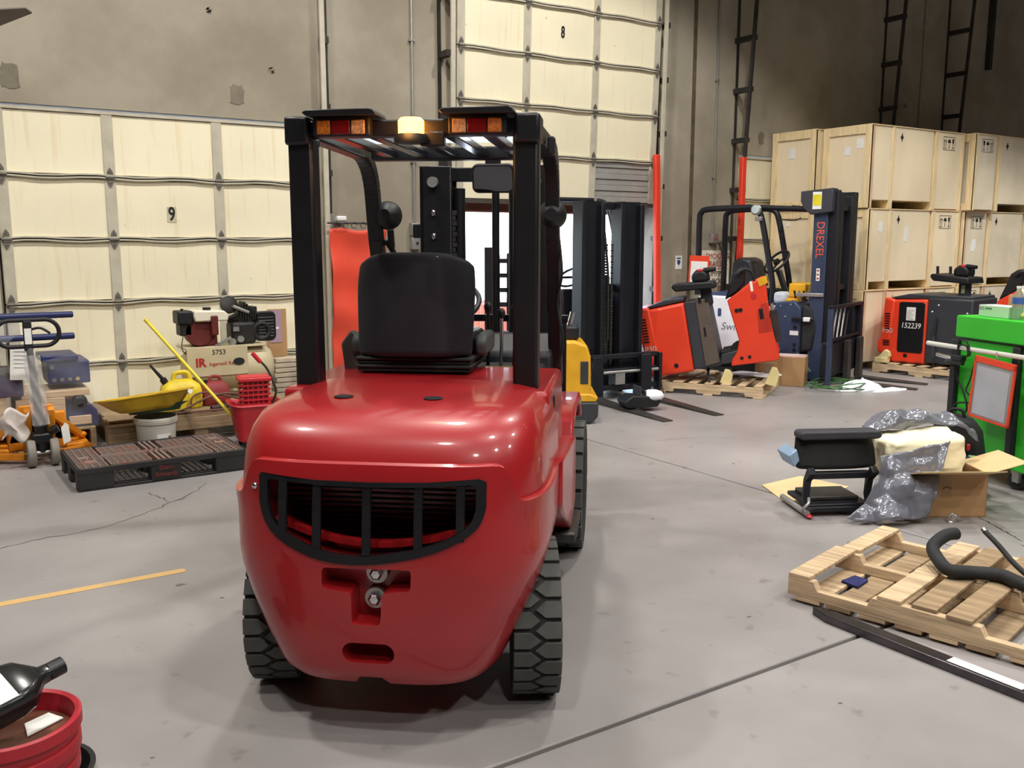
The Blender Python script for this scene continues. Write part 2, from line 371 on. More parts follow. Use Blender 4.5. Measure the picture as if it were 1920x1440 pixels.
d7 = sect_door('door_7', [9.18, 10.03, 10.96, 11.88], zs9, WY + .01, 0, .5, back=D7)
b = B().box(4.6, 8.0, 8.96, 9.16, 1.93, 2.7); tag(b.build('dock_seal_pad', mat('brown dock pad', (128, 84, 66), .8, 0, .15, 5), bev=.02), 'brown dock seal pad across the head of the open doorway', 'dock seal')
# door tracks
def track(name, label, x, y, z0, z1, lean, side, galv=galv):
    t = thing(name, label, 'door track', (x, y, 0))
    B().bar((0, 0, z0), (0, -lean * (z1 - z0), z1), .05, .03, (0, 1, 0)).build('rail', galv, t, bev=.004)
    B().box(side * .06 - .02, side * .06 + .02, WY - y - .012, WY - y - .002, z0, z1).build('wall_angle', darksteel, t)
    z = z0 + .4
    while z < z1:
        yy = -lean * (z - z0)
        B().box(min(0, side * .07), max(0, side * .07), yy + .005, WY - y - .004, z - .03, z + .03).build('bracket', darksteel, t)
        z += .62
    return t
track('door_track', 'vertical steel door track at the left edge of door 9', .555, 8.62, 0, 2.9, 0, -1)
track('door_track', 'tall steel door track rising between door 9 and the orange sheet', 3.43, 8.62, 0, 6.5, .0, 1)
track('door_track', 'steel door track along the left edge of raised door 8', 4.79, 8.58, 0, 6.5, .02, -1)
track('door_track', 'steel door track along the right edge of raised door 8', 7.66, 8.58, 0, 6.5, .02, 1)
t = track('door_track', 'dark ladder-like door track above the red post by the crates', 9.0, 8.60, .0, 6.5, .055, 1, darksteel)
track('door_track', 'dark door track on the shaded wall left of the thin conduit', 11.98, 8.60, .0, 6.5, .05, 1, darksteel)
track('door_track', 'dark door track on the shaded wall at the far right', 13.62, 8.60, .0, 6.5, .05, -1, darksteel)
# posts, conduits, notices
redp = mat('red painted post', (232, 66, 42), .5, 0, .08, 5)
for x, x2, z, lab in ((7.60, 7.50, 2.62, 'tall narrow red guard post beside the open doorway'), (8.96, 8.96, 2.66, 'tall red guard post beside door 7 behind the truck cage')):
    t = thing('guard_post', lab, 'post', (x, 8.44, 0)); B().bar((0, 0, 0), (x2 - x, 0, z), .075, .06, (0, 1, 0)).build('post', redp, t, bev=.01)
    B().box(-.07, .07, -.07, .07, 0, .012).build('foot_plate', redp, t)
def conduit(x, z0, lab, boxz=None):
    t = thing('conduit', lab, 'conduit', (x, WY, 0)); B().cyl((0, -.02, z0), (0, -.02, 8.1), .012, n=8).build('pipe', steel, t, smooth=40)
    for z in (2.4, 3.6, 4.8): B().box(-.03, .03, -.036, -.001, z, z + .02).build('strap', steel, t)
    if boxz:
        for k, z in enumerate(boxz):
            q = B().box(-.055, .055, -.075, -.001, z, z + .13).build('switch_box', steel, t, bev=.006)
            B().cyl((0, -.074, z + .065), (0, -.085, z + .065), .014, n=10).build('button', [redplast, ink][k % 2], q)
    return t
conduit(4.41, 1.8, 'thin vertical conduit with switch boxes on the wall behind the forklift', (1.66, 1.52))
t = conduit(8.70, 1.72, 'thin conduit ending in an outlet above the sign', (1.58,))
B().tube(smooth_path([(.0, -.06, 1.6), (.08, -.08, 1.55), (.16, -.06, 1.35), (.2, -.06, 1.1), (.19, -.06, .85)], 5), .006, 6).build('cord', rubber, t, smooth=60)
conduit(12.95, 2.0, 'thin pale conduit high on the shaded wall above the crates')
b = B().box(14.6, 14.66, WY - .1, WY - .01, 4.3, 6); tag(b.build('wall_pipe', darksteel, bev=.01), 'short dark pipe high on the shaded wall in the corner', 'pipe')
def notice(name, lab, x, z, w, h, m, y=WY): 
    o = B().box(-w / 2, w / 2, -.006, -.001, -h / 2, h / 2).build(name, m, None, loc=(x, y, z)); return tag(o, lab, 'sign')
o = notice('safety_sign', 'white sign about smoking and trailers partly hidden by orange sheet', 8.79, 1.26, .50, .46, mat('old sign board', (236, 230, 212), .6, 0, .08, 8))
for s, x, z, c, sz in (('SMOKING', .03, .15, redink, .105), ('TRAILERS', .02, .05, redink, .105), ('JUMPING', .03, -.075, ink, .1), ('OFF DOCK', -.02, -.175, ink, .1)):
    text(s, sz, c, o, (x, -.0075, z), (R(90), 0, 0), sx=.9)
B().box(-.2, .22, -.008, -.006, -.012, -.006).build('rule', redink, o)
o = notice('wall_notice', 'small white notice with blue emblem on the wall right of the doorway', 8.14, 1.34, .11, .17, paper)
blue = mat('blue print', (46, 66, 120), .7)
B().prism([(-.025, .03), (.025, .03), (.025, -.01), (0, -.04), (-.025, -.01)], 0.006, .0075, XZ).build('emblem', blue, o)
B().box(-.035, .035, -.0075, -.006, .045, .06).build('heading', blue, o)
o = notice('wall_notice', 'small white and blue notice on the wall above the forklift seat', 4.27, 1.30, .1, .13, paper)
B().box(-.03, .03, -.0075, -.006, -.02, .03).build('emblem', blue, o)
t = thing('wall_sensor', 'small white sensor on a bracket above the orange sheet', 'sensor', (3.5, WY, 1.80))
B().box(-.06, .0, -.05, 0, -.07, .07).build('bracket', steel, t, bev=.004); B().box(.03, .13, -.09, -.03, -.0, .05).build('body', white, t, bev=.012)
B().box(-.0, .04, -.06, -.04, .0, .03).build('arm', steel, t)
# orange sheet
om = mat('orange vinyl', (220, 74, 52), .55, 0, .06, 3, bump=.1, bscale=6)
t = thing('orange_barrier_sheet', 'tall orange vinyl sheet hung against the wall left of the seat', 'barrier', (3.42, 8.53, 0))
B().grid(lambda u, v: (u * .58, .03 * math.sin(u * 5 + v * 7) + .012 * math.sin(v * 23), .12 + v * 1.6 + .015 * math.sin(u * 9)), 24, 40).build('sheet', om, t, smooth=80).modifiers.new('s', 'SOLIDIFY').thickness = .006
for k in range(6): B().tube(arc((.06 + k * .095, 0, 1.76), .03, 0, 330, 10), .004, 6).build('tie', darksteel, t)
B().cyl((-.02, .02, 1.78), (.60, .02, 1.78), .01, n=8).build('hanging_rod', darksteel, t)
# ceiling fan
t = thing('ceiling_fan', 'dark flat fan blade reaching in at the top left corner', 'fan', (-.54, 5.55, 2.46))
B().lathe([(0, -.1), (.12, -.09), (.14, 0), (.1, .08), (.02, .1), (.02, 5.7), (0, 5.7)], 20).build('motor', darksteel, t, smooth=40)
bm_ = mat('fan blade', (120, 112, 100), .6, 0, .1, 5)
FANBL = []
for k in range(3):
    o = B().prism([(.1, -.05), (1.0, -.075), (1.18, -.05), (1.2, 0), (1.02, .075), (.1, .05)], -.006, .006, RY(-12) @ RX(-18)).build('blade', bm_, t, bev=.003); o.rotation_euler = (0, 0, R(-15.5 + 120 * k)); FANBL.append(o)
# ================================================================ RED FORKLIFT
FO = (1.40, 2.91, 0); FR = R(-39.9)
F = thing('forklift', 'large red forklift in the middle seen from behind', 'forklift', FO, FR)
redpaint = mat('red gloss paint', (158, 26, 31), .36, 0, .07, 3, coat=.5, bump=.015, bscale=120)
CX = .03
prof = [(.20, .345, .425), (.212, .36, .445), (.25, .38, .46), (.34, .422, .475), (.46, .472, .48), (.56, .505, .478), (.62, .514, .474), (.80, .518, .452), (.88, .515, .435), (.94, .508, .415), (.99, .494, .38), (1.03, .474, .325), (1.055, .432, .25), (1.068, .37, .16), (1.072, .30, .08)]
def interp(z):
    if z <= prof[0][0]: return prof[0][1:]
    for i in range(len(prof) - 1):
        a, b = prof[i], prof[i + 1]
        if z <= b[0]:
            t = (z - a[0]) / (b[0] - a[0]); return (a[1] + (b[1] - a[1]) * t, a[2] + (b[2] - a[2]) * t)
    return prof[-1][1:]
YC, NE = .04, 4.0
def ring(z, off=0., n=56):
    w, d = interp(z); w += off; d += off + YC; out = []
    for i in range(n + 1):
        t = math.pi * i / n; c, s = math.cos(t), math.sin(t)
        out.append((CX - w * math.copysign(abs(c) ** (2 / NE), c), YC - d * abs(s) ** (2 / NE)))
    return out
def rear_b(x, z, off=0.):
    w, d = interp(z); w += off; d += off + YC; k = min(1, abs(x - CX) / w)
    return YC - d * (1 - k ** NE) ** (1 / NE)
def seamz(i, n=56):
    x = ring(.8)[i][0] - CX
    s = 1 / (1 + math.exp((abs(x) - .415) / .008)) if i not in (0, n) else 0
    return .80 + .118 * s
# engine hood / upper counterweight
b = B(); n = 56; zs = [.6, .7, .8, .86, .90, .94, .97, .99, 1.01, 1.03, 1.045, 1.055, 1.062, 1.068, 1.071, 1.072]
vs = []; fs = []
for z in zs:
    rr = ring(z); w = interp(z)[0]
    for p in rr: vs.append((p[0], p[1], z))
    vs += [(CX + w, .34, z), (CX - w, .34, z)]
m = n + 3
for i in range(len(zs) - 1):
    for k in range(m): fs.append((i * m + k, i * m + (k + 1) % m, (i + 1) * m + (k + 1) % m, (i + 1) * m + k))
fs += [tuple(range(m - 1, -1, -1)), tuple(range((len(zs) - 1) * m, len(zs) * m))]
b.add(vs, fs); hood = b.build('hood', redpaint, F, smooth=40)
# lower counterweight, a little proud of the hood, with a raised brow over the grille
b = B(); vs = []; fs = []; nv = 22; n = 56
for j in range(nv + 1):
    t = j / nv
    for i in range(n + 1):
        z = .20 + (seamz(i) - .20) * t; off = .014 + (.006 * math.exp(-((1 - t) * 14) ** 2))
        p = ring(z, off)[i]; vs.append((p[0], p[1], z))
    z = .2 + .6 * t; w = interp(z)[0] + .014
    vs += [(CX + w, .2, z), (CX - w, .2, z)]
for q, (dz, sc) in enumerate(((.006, .985), (-.0, .93), (-.1, .6))):
    for i in range(n + 1):
        z = seamz(i); p = ring(z, .014)[i]; zz = z + dz if q < 2 else .72
        vs.append((CX + (p[0] - CX) * sc, p[1] * sc, zz))
    vs += [(CX + .56 * sc, .2 * sc, .8 + dz), (CX - .56 * sc, .2 * sc, .8 + dz)]
m = n + 3; tot = nv + 4
for j in range(tot - 1):
    for k in range(m): fs.append((j * m + k, j * m + (k + 1) % m, (j + 1) * m + (k + 1) % m, (j + 1) * m + k))
fs += [tuple(range(m - 1, -1, -1)), tuple(range((tot - 1) * m, tot * m))]
b.add(vs, fs); cw = b.build('counterweight', redpaint, F)
GR = [(-.339, .880), (-.15, .868), (.021, .866), (.191, .870), (.36, .882), (.383, .872), (.383, .792), (.357, .731), (.273, .676), (.153, .636), (-.002, .612), (-.141, .624), (-.263, .675), (-.322, .731), (-.343, .792), (-.347, .870)]
GR = GR[:6] + [tuple(q) for q in smooth_path([(a, c) for a, c in GR[6:15]], 4)] + GR[15:]
def pocket(poly, y0, y1):
    c = B().prism(poly, -y1, -y0, XZ).build('cut', None, F); c.hide_render = True; return c
def rpoly(P, r=.012):
    out = []
    for i in range(len(P)):
        p, a, q = Vector(P[i - 1]), Vector(P[i]), Vector(P[(i + 1) % len(P)])
        u, v = (p - a).normalized() * r, (q - a).normalized() * r
        for t in (0, .33, .67, 1): out.append(tuple((a + u) * (1 - t) ** 2 + a * 2 * t * (1 - t) + (a + v) * t * t))
    return out
cuts = [pocket(GR, -.8, -.22), pocket(rpoly([(-.129, .598), (.155, .600), (.153, .533), (.062, .523), (.055, .418), (-.036, .416), (-.036, .52), (-.13, .532)], .014), -.8, -.40),
        pocket(rrect(.168, .07, .034, 5, .012, .32), -.8, -.38), pocket([(-.05, .15), (.075, .15), (.075, .19), (.05, .232), (-.022, .232), (-.05, .19)], -.8, -.2)]
for target, cc in ((cw, cuts), (hood, cuts[:1])):
    for c in cc:
        md = target.modifiers.new('bool', 'BOOLEAN'); md.object = c; md.operation = 'DIFFERENCE'; md.solver = 'EXACT'
    me = bake(target); me.shade_smooth(); me.set_sharp_from_angle(angle=R(38))
    target.modifiers.new('bev', 'BEVEL').width = .004
    mb = target.modifiers['bev']; mb.segments = 2; mb.limit_method = 'ANGLE'; mb.angle_limit = R(45)
for c in cuts: bpy.data.objects.remove(c)
# radiator and grille
B().box(-.40, .44, -.215, -.19, .58, .95).build('radiator', mat('radiator core', (6, 6, 7), .7, .2, .2, 20), F)
b = B()
for k in range(15): b.box(-.36, .40, -.235, -.215, .62 + k * .018, .624 + k * .018)
b.build('radiator_fins', black, F)
gp = GR; g = B(); vs = []; fs = []; N_ = len(gp); cgx, cgz = .02, .77
for (x, z) in gp:
    ix, iz = x + (cgx - x) * .085, z + (cgz - z) * .16
    for (px, pz) in ((x, z), (ix, iz)):
        yb = rear_b(px, pz, .016); vs += [(px, yb - .004, pz), (px, yb + .02, pz)]
for i in range(N_):
    a, c = i * 4, ((i + 1) % N_) * 4
    fs += [(a, c, c + 2, a + 2), (a + 1, a + 3, c + 3, c + 1), (a, a + 1, c + 1, c), (a + 2, c + 2, c + 3, a + 3)]
g.add(vs, fs); grille = g.build('grille_frame', black, F, smooth=40)
for x in (-.262, -.148, .012, .175, .305):
    b = B(); zz = [(.64 if abs(x) < .2 else .69) + k * (.22 / 8 if abs(x) < .2 else .18 / 8) for k in range(9)]
    for k in range(8): b.bar((x, rear_b(x, zz[k], .016) + .008, zz[k]), (x, rear_b(x, zz[k + 1], .016) + .008, zz[k + 1]), .026, .014, (0, 1, 0))
    b.build('grille_bar', black, grille)
b = B()
for k in range(16):
    x0, x1 = -.31 + k * .042, -.31 + (k + 1) * .042; b.bar((x0, rear_b(x0, .8) + .06, .74 - .09 * math.cos((x0 - .02) * 4)), (x1, rear_b(x1, .8) + .06, .74 - .09 * math.cos((x1 - .02) * 4)), .03, .018)
b.build('inner_rail', redpaint, F)
for x, z in ((.031, .566), (.024, .482)):
    o = B().cyl((x, -.415, z), (x, -.43, z), .034, .034, 20).build('tow_pin_washer', steel, F, smooth=40)
    B().lathe([(0, 0), (.021, 0), (.021, .014), (.014, .02), (0, .021)], 6, T((x, -.43, z)) @ RX(90)).build('bolt_head', chrome, o)
B().ball((-.362, rear_b(-.362, .83, .014) - .006, .835), (.011, .008, .011), 10).build('grille_bolt', chrome, F, smooth=60)
for x in (-.165, .15):
    B().lathe([(.0, .0), (.03, .0), (.034, .004), (.026, .006), (.012, .004), (0, .004)], 24, T((x, -.10, 1.069))).build('hood_plug', plastic, F, smooth=40)
# chassis, side panels, step, fenders
sidep = B(); sidep.prism([(.2, .42), (1.0, .42), (1.2, .50), (1.2, .62), (1.0, .66), (.92, .95), (.88, 1.05), (.2, 1.05)], -.50, .52, YZ); sidep.build('body_panel', redpaint, F, bev=.02)
B().box(.522, .526, .42, .45, .5, 1.0).build('panel_seam', black, F)
for s in (-1, 1):
    M = Matrix.Diagonal((s, 1, 1, 1)) if s < 0 else None
    x0, x1 = (.42, .575) if s > 0 else (-.55, -.42)
    B().prism([(.20, .80), (.95, .72), (1.14, .69), (1.14, .38), (.80, .34), (.25, .58), (.2, .62)], x0, x1, YZ).build('step', redpaint, F, bev=.012)
    B().prism([(1.10, .36), (1.12, .62), (1.20, .745), (1.34, .79), (1.82, .79), (1.98, .73), (2.03, .62), (1.98, .62), (1.94, .70), (1.80, .74), (1.38, .74), (1.26, .70), (1.20, .62), (1.17, .36)], .38 if s > 0 else -.56, .56 if s > 0 else -.38, YZ).build('fender', redpaint, F, bev=.012)
    B().box(*( (.44, .60) if s > 0 else (-.60, -.44)), .72, 1.1, .30, .345).build('foot_step', darksteel, F, bev=.01)
B().box(-.40, .40, .1, 1.9, .30, .62).build('chassis', black, F, bev=.02)
B().box(-.36, .36, -.12, .12, .2, .34).build('steer_axle', black, F, bev=.02)
B().cyl((-.43, 0, .27), (.43, 0, .27), .035, n=12).build('steer_cylinder', chrome, F, smooth=40)
B().box(-.46, .46, .95, 1.85, .56, .62).build('floor_plate', plastic, F)
b = B()
for k in range(9): b.box(-.42 + k * .1, -.40 + k * .1, .98, 1.5, .62, .626)
b.build('floor_ribs', rubber, F)
# wheels
hubm = mat('wheel rim', (206, 206, 200), .5, 0, .1, 8)
tyrem = mat('solid tyre rubber', (76, 78, 75), .85, 0, .16, 8, bump=.1, bscale=120)
BLK = {}
def wheel(name, x, y, r, w, steer, outer, nb=25):
    o = bpy.data.objects.new(name, None); COL.objects.link(o); o.parent = F; o.location = (x, y, r); o.rotation_euler = (0, 0, R(steer))
    prof_ = [(r * .50, -w * .36), (r * .62, -w * .47), (r * .85, -w * .5), (r * .955, -w * .47), (r * .965, 0), (r * .955, w * .47), (r * .85, w * .5), (r * .62, w * .47), (r * .50, w * .36)]
    B().lathe(prof_, 48, RY(90)).build('tyre', tyrem if False else rubber, o, smooth=40)
    B().lathe([(.0, -.03 * outer), (r * .16, -.03 * outer), (r * .2, .0), (r * .46, .02 * outer), (r * .5, w * .36 * outer), (r * .52, w * .36 * outer), (r * .52, -w * .3 * outer), (0, -w * .3 * outer)], 28, RY(90)).build('rim', hubm, o, smooth=40)
    for k in range(6):
        a = math.pi / 3 * k; B().cyl((outer * .02, r * .3 * math.cos(a), r * .3 * math.sin(a)), (outer * .035, r * .3 * math.cos(a), r * .3 * math.sin(a)), .011, n=6).build('wheel_nut', steel, o)
    key = (r, w)
    if key not in BLK:
        BLK[key] = []
        da = 2 * math.pi / nb
        for s in (-1, 1):
            # block outline in (width, arc) coordinates, hexagonal towards the centre
            P = [(s * w * .50, -.40), (s * w * .16, -.40), (s * -w * .05, -.02), (s * w * .16, .40), (s * w * .50, .40)]
            b = B(); vs = []
            for rr, k in ((r * .93, 1.0), (r * .995, 1.0), (r, .93)):
                for (px, pa) in P:
                    a = pa * da * k; q = px * (k if abs(px) < w * .49 else (1 if rr < r * .99 else .97)); vs.append((q, rr * math.sin(a), rr * math.cos(a)))
            nP = len(P); fs = [tuple(range(nP)), tuple(range(2 * nP, 3 * nP))]
            for L in range(2): fs += [(L * nP + i, L * nP + (i + 1) % nP, (L + 1) * nP + (i + 1) % nP, (L + 1) * nP + i) for i in range(nP)]
            b.add(vs, fs); BLK[key].append(b.mesh('tread_block', 30))
    for si in (0, 1):
        for k in range(nb): link('tread_block', BLK[key][si], tyrem, o, 0, None, (-(k + .5 * si) * 2 * math.pi / nb, 0, 0))
    return o
wheel('rear_wheel', .487, 0, .275, .165, 9, 1); wheel('rear_wheel', -.452, 0, .275, .165, 9, -1)
wheel('front_wheel', .505, 1.6, .335, .19, 0, 1, 22); wheel('front_wheel', -.505, 1.6, .335, .19, 0, -1, 22)
# overhead guard
gd = bpy.data.objects.new('overhead_guard', None); COL.objects.link(gd); gd.parent = F
for s in (-1, 1):
    x = .425 * s; b = B(); b.box(x - .048, x + .048, .27, .36, .99, 1.99); b.build('rear_pillar', black, gd, bev=.012)
    xf = -.465 if s < 0 else .432
    P = [(.30, 2.02), (1.18, 2.02)] + [(1.18 + .24 * math.sin(R(a)), 1.78 + .24 * math.cos(R(a))) for a in range(10, 81, 10)] + [(1.46, 1.62), (1.60, 1.25), (1.76, .85)]
    b = B(); pts = [(x if k == 0 else xf, y, z) for k, (y, z) in enumerate(P)]
    for k in range(len(pts) - 1): b.bar(pts[k], Vector(pts[k + 1]) + (Vector(pts[k + 1]) - Vector(pts[k])).normalized() * .012, .065, .07, (1, 0, 0))
    b.build('side_rail', black, gd, bev=.008)
    B().box(x - .053 if s < 0 else x - .04, x + .04 if s < 0 else x + .053, .25, .40, 1.955, 2.06).build('corner_joint', black, gd, bev=.012)
B().box(-.40, .40, .275, .35, 1.985, 2.045).build('rear_crossbar', black, gd, bev=.008)
B().box(-.40, .40, 1.16, 1.24, 1.975, 2.035).build('front_crossbar', black, gd, bev=.01)
slatm = mat('dark gloss slat', (40, 36, 42), .22, .3, .1, 6)
for x in (-.30, -.155, -.01, .135, .28):
    b = B(); b.bar((x, .34, 2.0), (x, 1.18, 2.0), .05, .03); b.build('roof_slat', slatm, gd, bev=.004)
rcov = mat('clear roof cover', (196, 206, 212), .4, 0, .04, 6)
_t = rcov.node_tree; _tr = _t.nodes.new('ShaderNodeBsdfTranslucent'); _tr.inputs[0].default_value = lin((196, 208, 216)); _mx = _t.nodes.new('ShaderNodeMixShader'); _mx.inputs[0].default_value = .7
_t.links.new(_t.nodes['Principled BSDF'].outputs[0], _mx.inputs[1]); _t.links.new(_tr.outputs[0], _mx.inputs[2]); _t.links.new(_mx.outputs[0], _t.nodes['Material Output'].inputs[0])
_t.nodes['Principled BSDF'].inputs['Specular IOR Level'].default_value = 0
B().add([(-.41, .36, 2.05), (.41, .36, 2.05), (.41, 1.16, 2.05), (-.41, 1.16, 2.05)], [(0, 1, 2, 3)]).build('roof_cover', rcov, gd)
# rear lights and beacon
amber = mat('amber lens', (176, 96, 30), .2, 0, .3, 90, bump=.4, bscale=150); redl = mat('red lens', (104, 14, 16), .2, 0, .15, 60); clear = mat('clear lens', (190, 140, 100), .15, 0, .35, 90, bump=.4, bscale=150)
for x0, cols in ((-.345, (amber, redl, clear)), (.16, (clear, redl, amber))):
    o = B().box(x0 - .015, x0 + .20, .235, .29, 1.982, 2.052).build('tail_light', plastic, F, bev=.008)
    for k, (a, c) in enumerate(((0, .055), (.055, .13), (.13, .185))): B().box(x0 + a + .002, x0 + c - .002, .226, .237, 1.989, 2.040).build('lens', cols[k], o, bev=.004)
    B().prism([(x0 - .03, 2.052), (x0 + .235, 2.052), (x0 + .225, 2.07), (x0 + .21, 2.078), (x0 - .03, 2.074), (x0 - .045, 2.066)], -.36, -.20, XZ).build('light_hood', black, o, bev=.004)
bc = B().lathe([(0, 0), (.062, 0), (.064, .012), (.056, .03), (0, .03)], 28, T((.01, .235, 1.955))).build('beacon_base', plastic, F, smooth=40)
glow = mat('lit amber beacon', (255, 150, 52), .3, emit=20)
B().lathe([(.0, .09), (.038, .088), (.047, .078), (.047, .03), (.042, .024), (0, .024)], 28, T((.01, .235, 1.955))).build('beacon_lens', glow, F, smooth=40)
B().box(.04, .13, .24, .28, 1.945, 1.995).build('beacon_bracket', black, F, bev=.005)
L = bpy.data.lights.new('beacon_light', 'POINT'); L.energy = 2.2; L.color = (1, .42, .08); L.shadow_soft_size = .05
lo = bpy.data.objects.new('beacon_light', L); COL.objects.link(lo); lo.parent = F; lo.location = (.01, .16, 2.0)
wl = mat('white roof lamp', (240, 244, 255), .3, emit=5)
o = B().box(.16, .30, .62, .72, 2.02, 2.05).build('roof_lamp', plastic, F, bev=.004); B().box(.17, .29, .63, .71, 2.012, 2.021).build('lamp_lens', wl, o)
B().prism(rrect(.03, .075, .012, 3), 0, .05, T((.485, .72, 1.985)) @ XZ).build('side_marker', plastic, F, bev=.006)
# mirror
MM = T((.157, 1.33, 1.903)) @ RX(13) @ XZ
o = B().prism(rrect(.205, .138, .03, 5), 0, .03, MM).build('rear_mirror', plastic, F, bev=.008)
B().prism(rrect(.185, .118, .024, 5), .0305, .0325, MM).build('mirror_glass', mat('mirror glass', (96, 98, 102), .03, 1., .02, 4), o)
B().box(.12, .19, 1.3, 1.34, 1.965, 2.0).build('mirror_stalk', plastic, o)
# work lamps on the front pillars, grab handle
for s in (-1, 1):
    x = .44 * s + (-.0 if s < 0 else -.05)
    o = B().lathe([(0, -.05), (.03, -.05), (.06, -.02), (.072, .02), (.072, .035), (.06, .04), (0, .035)], 24, T((x + .04, 1.43, 1.73)) @ RX(-90) @ RZ(0)).build('work_lamp', plastic, F, smooth=35)
    B().bar((x + .04, 1.5, 1.66), (x + .04, 1.52, 1.57), .03, .02).build('lamp_bracket', black, o)
B().tube(smooth_path([(-.465, 1.50, 1.60), (-.42, 1.52, 1.59), (-.385, 1.56, 1.5), (-.375, 1.6, 1.36), (-.40, 1.64, 1.22), (-.46, 1.64, 1.2)], 5), .015, 10).build('grab_handle', plastic, F, smooth=60)
B().tube(smooth_path([(.45, 1.5, 1.7), (.48, 1.45, 1.45), (.45, 1.55, 1.3), (.48, 1.55, 1.1), (.45, 1.62, .95)], 5), .007, 8).build('pillar_cable', rubber, F, smooth=60)
# seat
st = bpy.data.objects.new('operator_seat', None); COL.objects.link(st); st.parent = F; st.location = (-.082, .60, 1.06)
def back(u, v):
    a = (u - .5) * 2; z = .06 + v * .385; w = .212 * (1 - .10 * max(0, v - .6) ** 2 * 6 - .06 * (1 - v)); 
    top = .045 * (1 - abs(a) ** 4) * v
    return (a * w, .02 + .07 * abs(a) ** 3 + .10 * v * .5, z + top - .02 * v * abs(a) ** 6)
seatm = mat('black seat vinyl', (26, 26, 34), .55, 0, .15, 8, bump=.08, bscale=160, coat=.1)
o = B().grid(back, 24, 14).build('backrest', seatm, st, smooth=80); md = o.modifiers.new('s', 'SOLIDIFY'); md.thickness = .075; md.offset = 1
md = o.modifiers.new('b', 'BEVEL'); md.width = .03; md.segments = 3; md.limit_method = 'ANGLE'; md.angle_limit = R(50)
B().tube([Vector(back(k / 20, .985)) + Vector((0, -.0, .004)) for k in range(21)], .008, 8).build('piping', mat('grey piping', (78, 80, 92), .6), st, smooth=60)
B().prism(rrect(.34, .17, .015, 3, 0, .115), 0, .012, T((0, .035, 0)) @ XZ).build('back_pocket', mat('dark green grey vinyl', (34, 42, 44), .7, 0, .1, 10), st, bev=.004)
for x in (-.075, .085): B().ball((x, .052, .425), (.005, .005, .005), 8).build('rivet', chrome, st)
B().box(-.235, .235, .05, .50, .06, .15).build('cushion', seatm, st, bev=.035, seg=3)
b = B()
for k in range(4): b.box(-.24 - .008 * (k % 2), .24 + .008 * (k % 2), .0 - .008 * (k % 2), .46, .0 + k * .016, .014 + k * .016)
b.build('suspension_bellows', rubber, st, bev=.005)
for s in (-1, 1):
    B().prism([(.1, .06), (.34, .06), (.37, .1), (.35, .15), (.12, .15), (.09, .12)], .245 if s > 0 else -.295, .295 if s > 0 else -.245, YZ).build('hip_restraint', mat('grey vinyl', (62, 66, 66), .6, 0, .1, 8), st, bev=.015)
# controls
cp = bpy.data.objects.new('control_panel', None); COL.objects.link(cp); cp.parent = F
B().prism([(1.55, .6), (1.62, 1.02), (1.74, 1.12), (1.86, 1.1), (1.86, .6)], -.40, .42, YZ).build('dashboard', plastic, cp, bev=.02)
B().box(-.06, .40, .98, 1.5, .62, .99).build('side_console', plastic, cp, bev=.02)
B().bar((-.1, 1.66, 1.05), (-.1, 1.42, 1.28), .06, .05).build('steering_column', plastic, cp, bev=.01)
sw = bpy.data.objects.new('steering_wheel', None); COL.objects.link(sw); sw.parent = cp; sw.location = (-.1, 1.40, 1.30); sw.rotation_euler = (R(32), 0, 0)
B().tube([(.17 * math.cos(6.2832 * k / 32), .17 * math.sin(6.2832 * k / 32), 0) for k in range(32)], .014, 8, True).build('wheel_rim', plastic, sw, smooth=60)
for k in range(3): a = R(90 + 120 * k); B().bar((.02 * math.cos(a), .02 * math.sin(a), -.01), (.165 * math.cos(a), .165 * math.sin(a), 0), .03, .01).build('wheel_spoke', plastic, sw)
B().lathe([(0, -.02), (.04, -.02), (.035, .015), (0, .02)], 16).build('wheel_hub', plastic, sw, smooth=40)
for k, (x, h) in enumerate(((.12, .3), (.185, .27), (.25, .29), (.315, .25))):
    o = B().tube([(x, 1.36, .98), (x + .01, 1.32, 1.1), (x + .02, 1.24, .98 + h)], .009, 8).build('hydraulic_lever', chrome if k % 2 else black, cp, smooth=60)
    B().ball((x + .02, 1.235, .98 + h + .01), (.02, .02, .026), 12).build('knob', plastic, o, smooth=60)
B().cyl((.15, 1.1, 1.0), (.29, 1.12, 1.0), .022, n=14).build('hand_lamp', mat('brass grip', (150, 126, 84), .35, .5), cp, smooth=40)
B().tube([(-.3, 1.5, .62), (-.3, 1.42, .95), (-.26, 1.30, 1.2)], .012, 8).build('gear_lever', black, cp, smooth=60)
B().prism([(-.42, 1.04), (-.38, .99), (-.33, 1.06), (-.33, 1.19), (-.39, 1.22), (-.435, 1.16)], 0, .05, T((0, .78, 0)) @ XZ).build('throttle_guard', mat('grey guard', (70, 70, 68), .6), cp, bev=.01)
for k in range(3): B().tube(smooth_path([(-.36, .86, 1.02), (-.34, .82, 1.1 + .03 * k), (-.31, .86, 1.17), (-.33, .9, 1.04 - .01 * k)], 5), .007, 6).build('hydraulic_hose', rubber, cp, smooth=60)
B().ball((-.32, .86, 1.26), (.02, .02, .03), 10).build('brake_knob', redplast if False else plastic, cp, smooth=60)
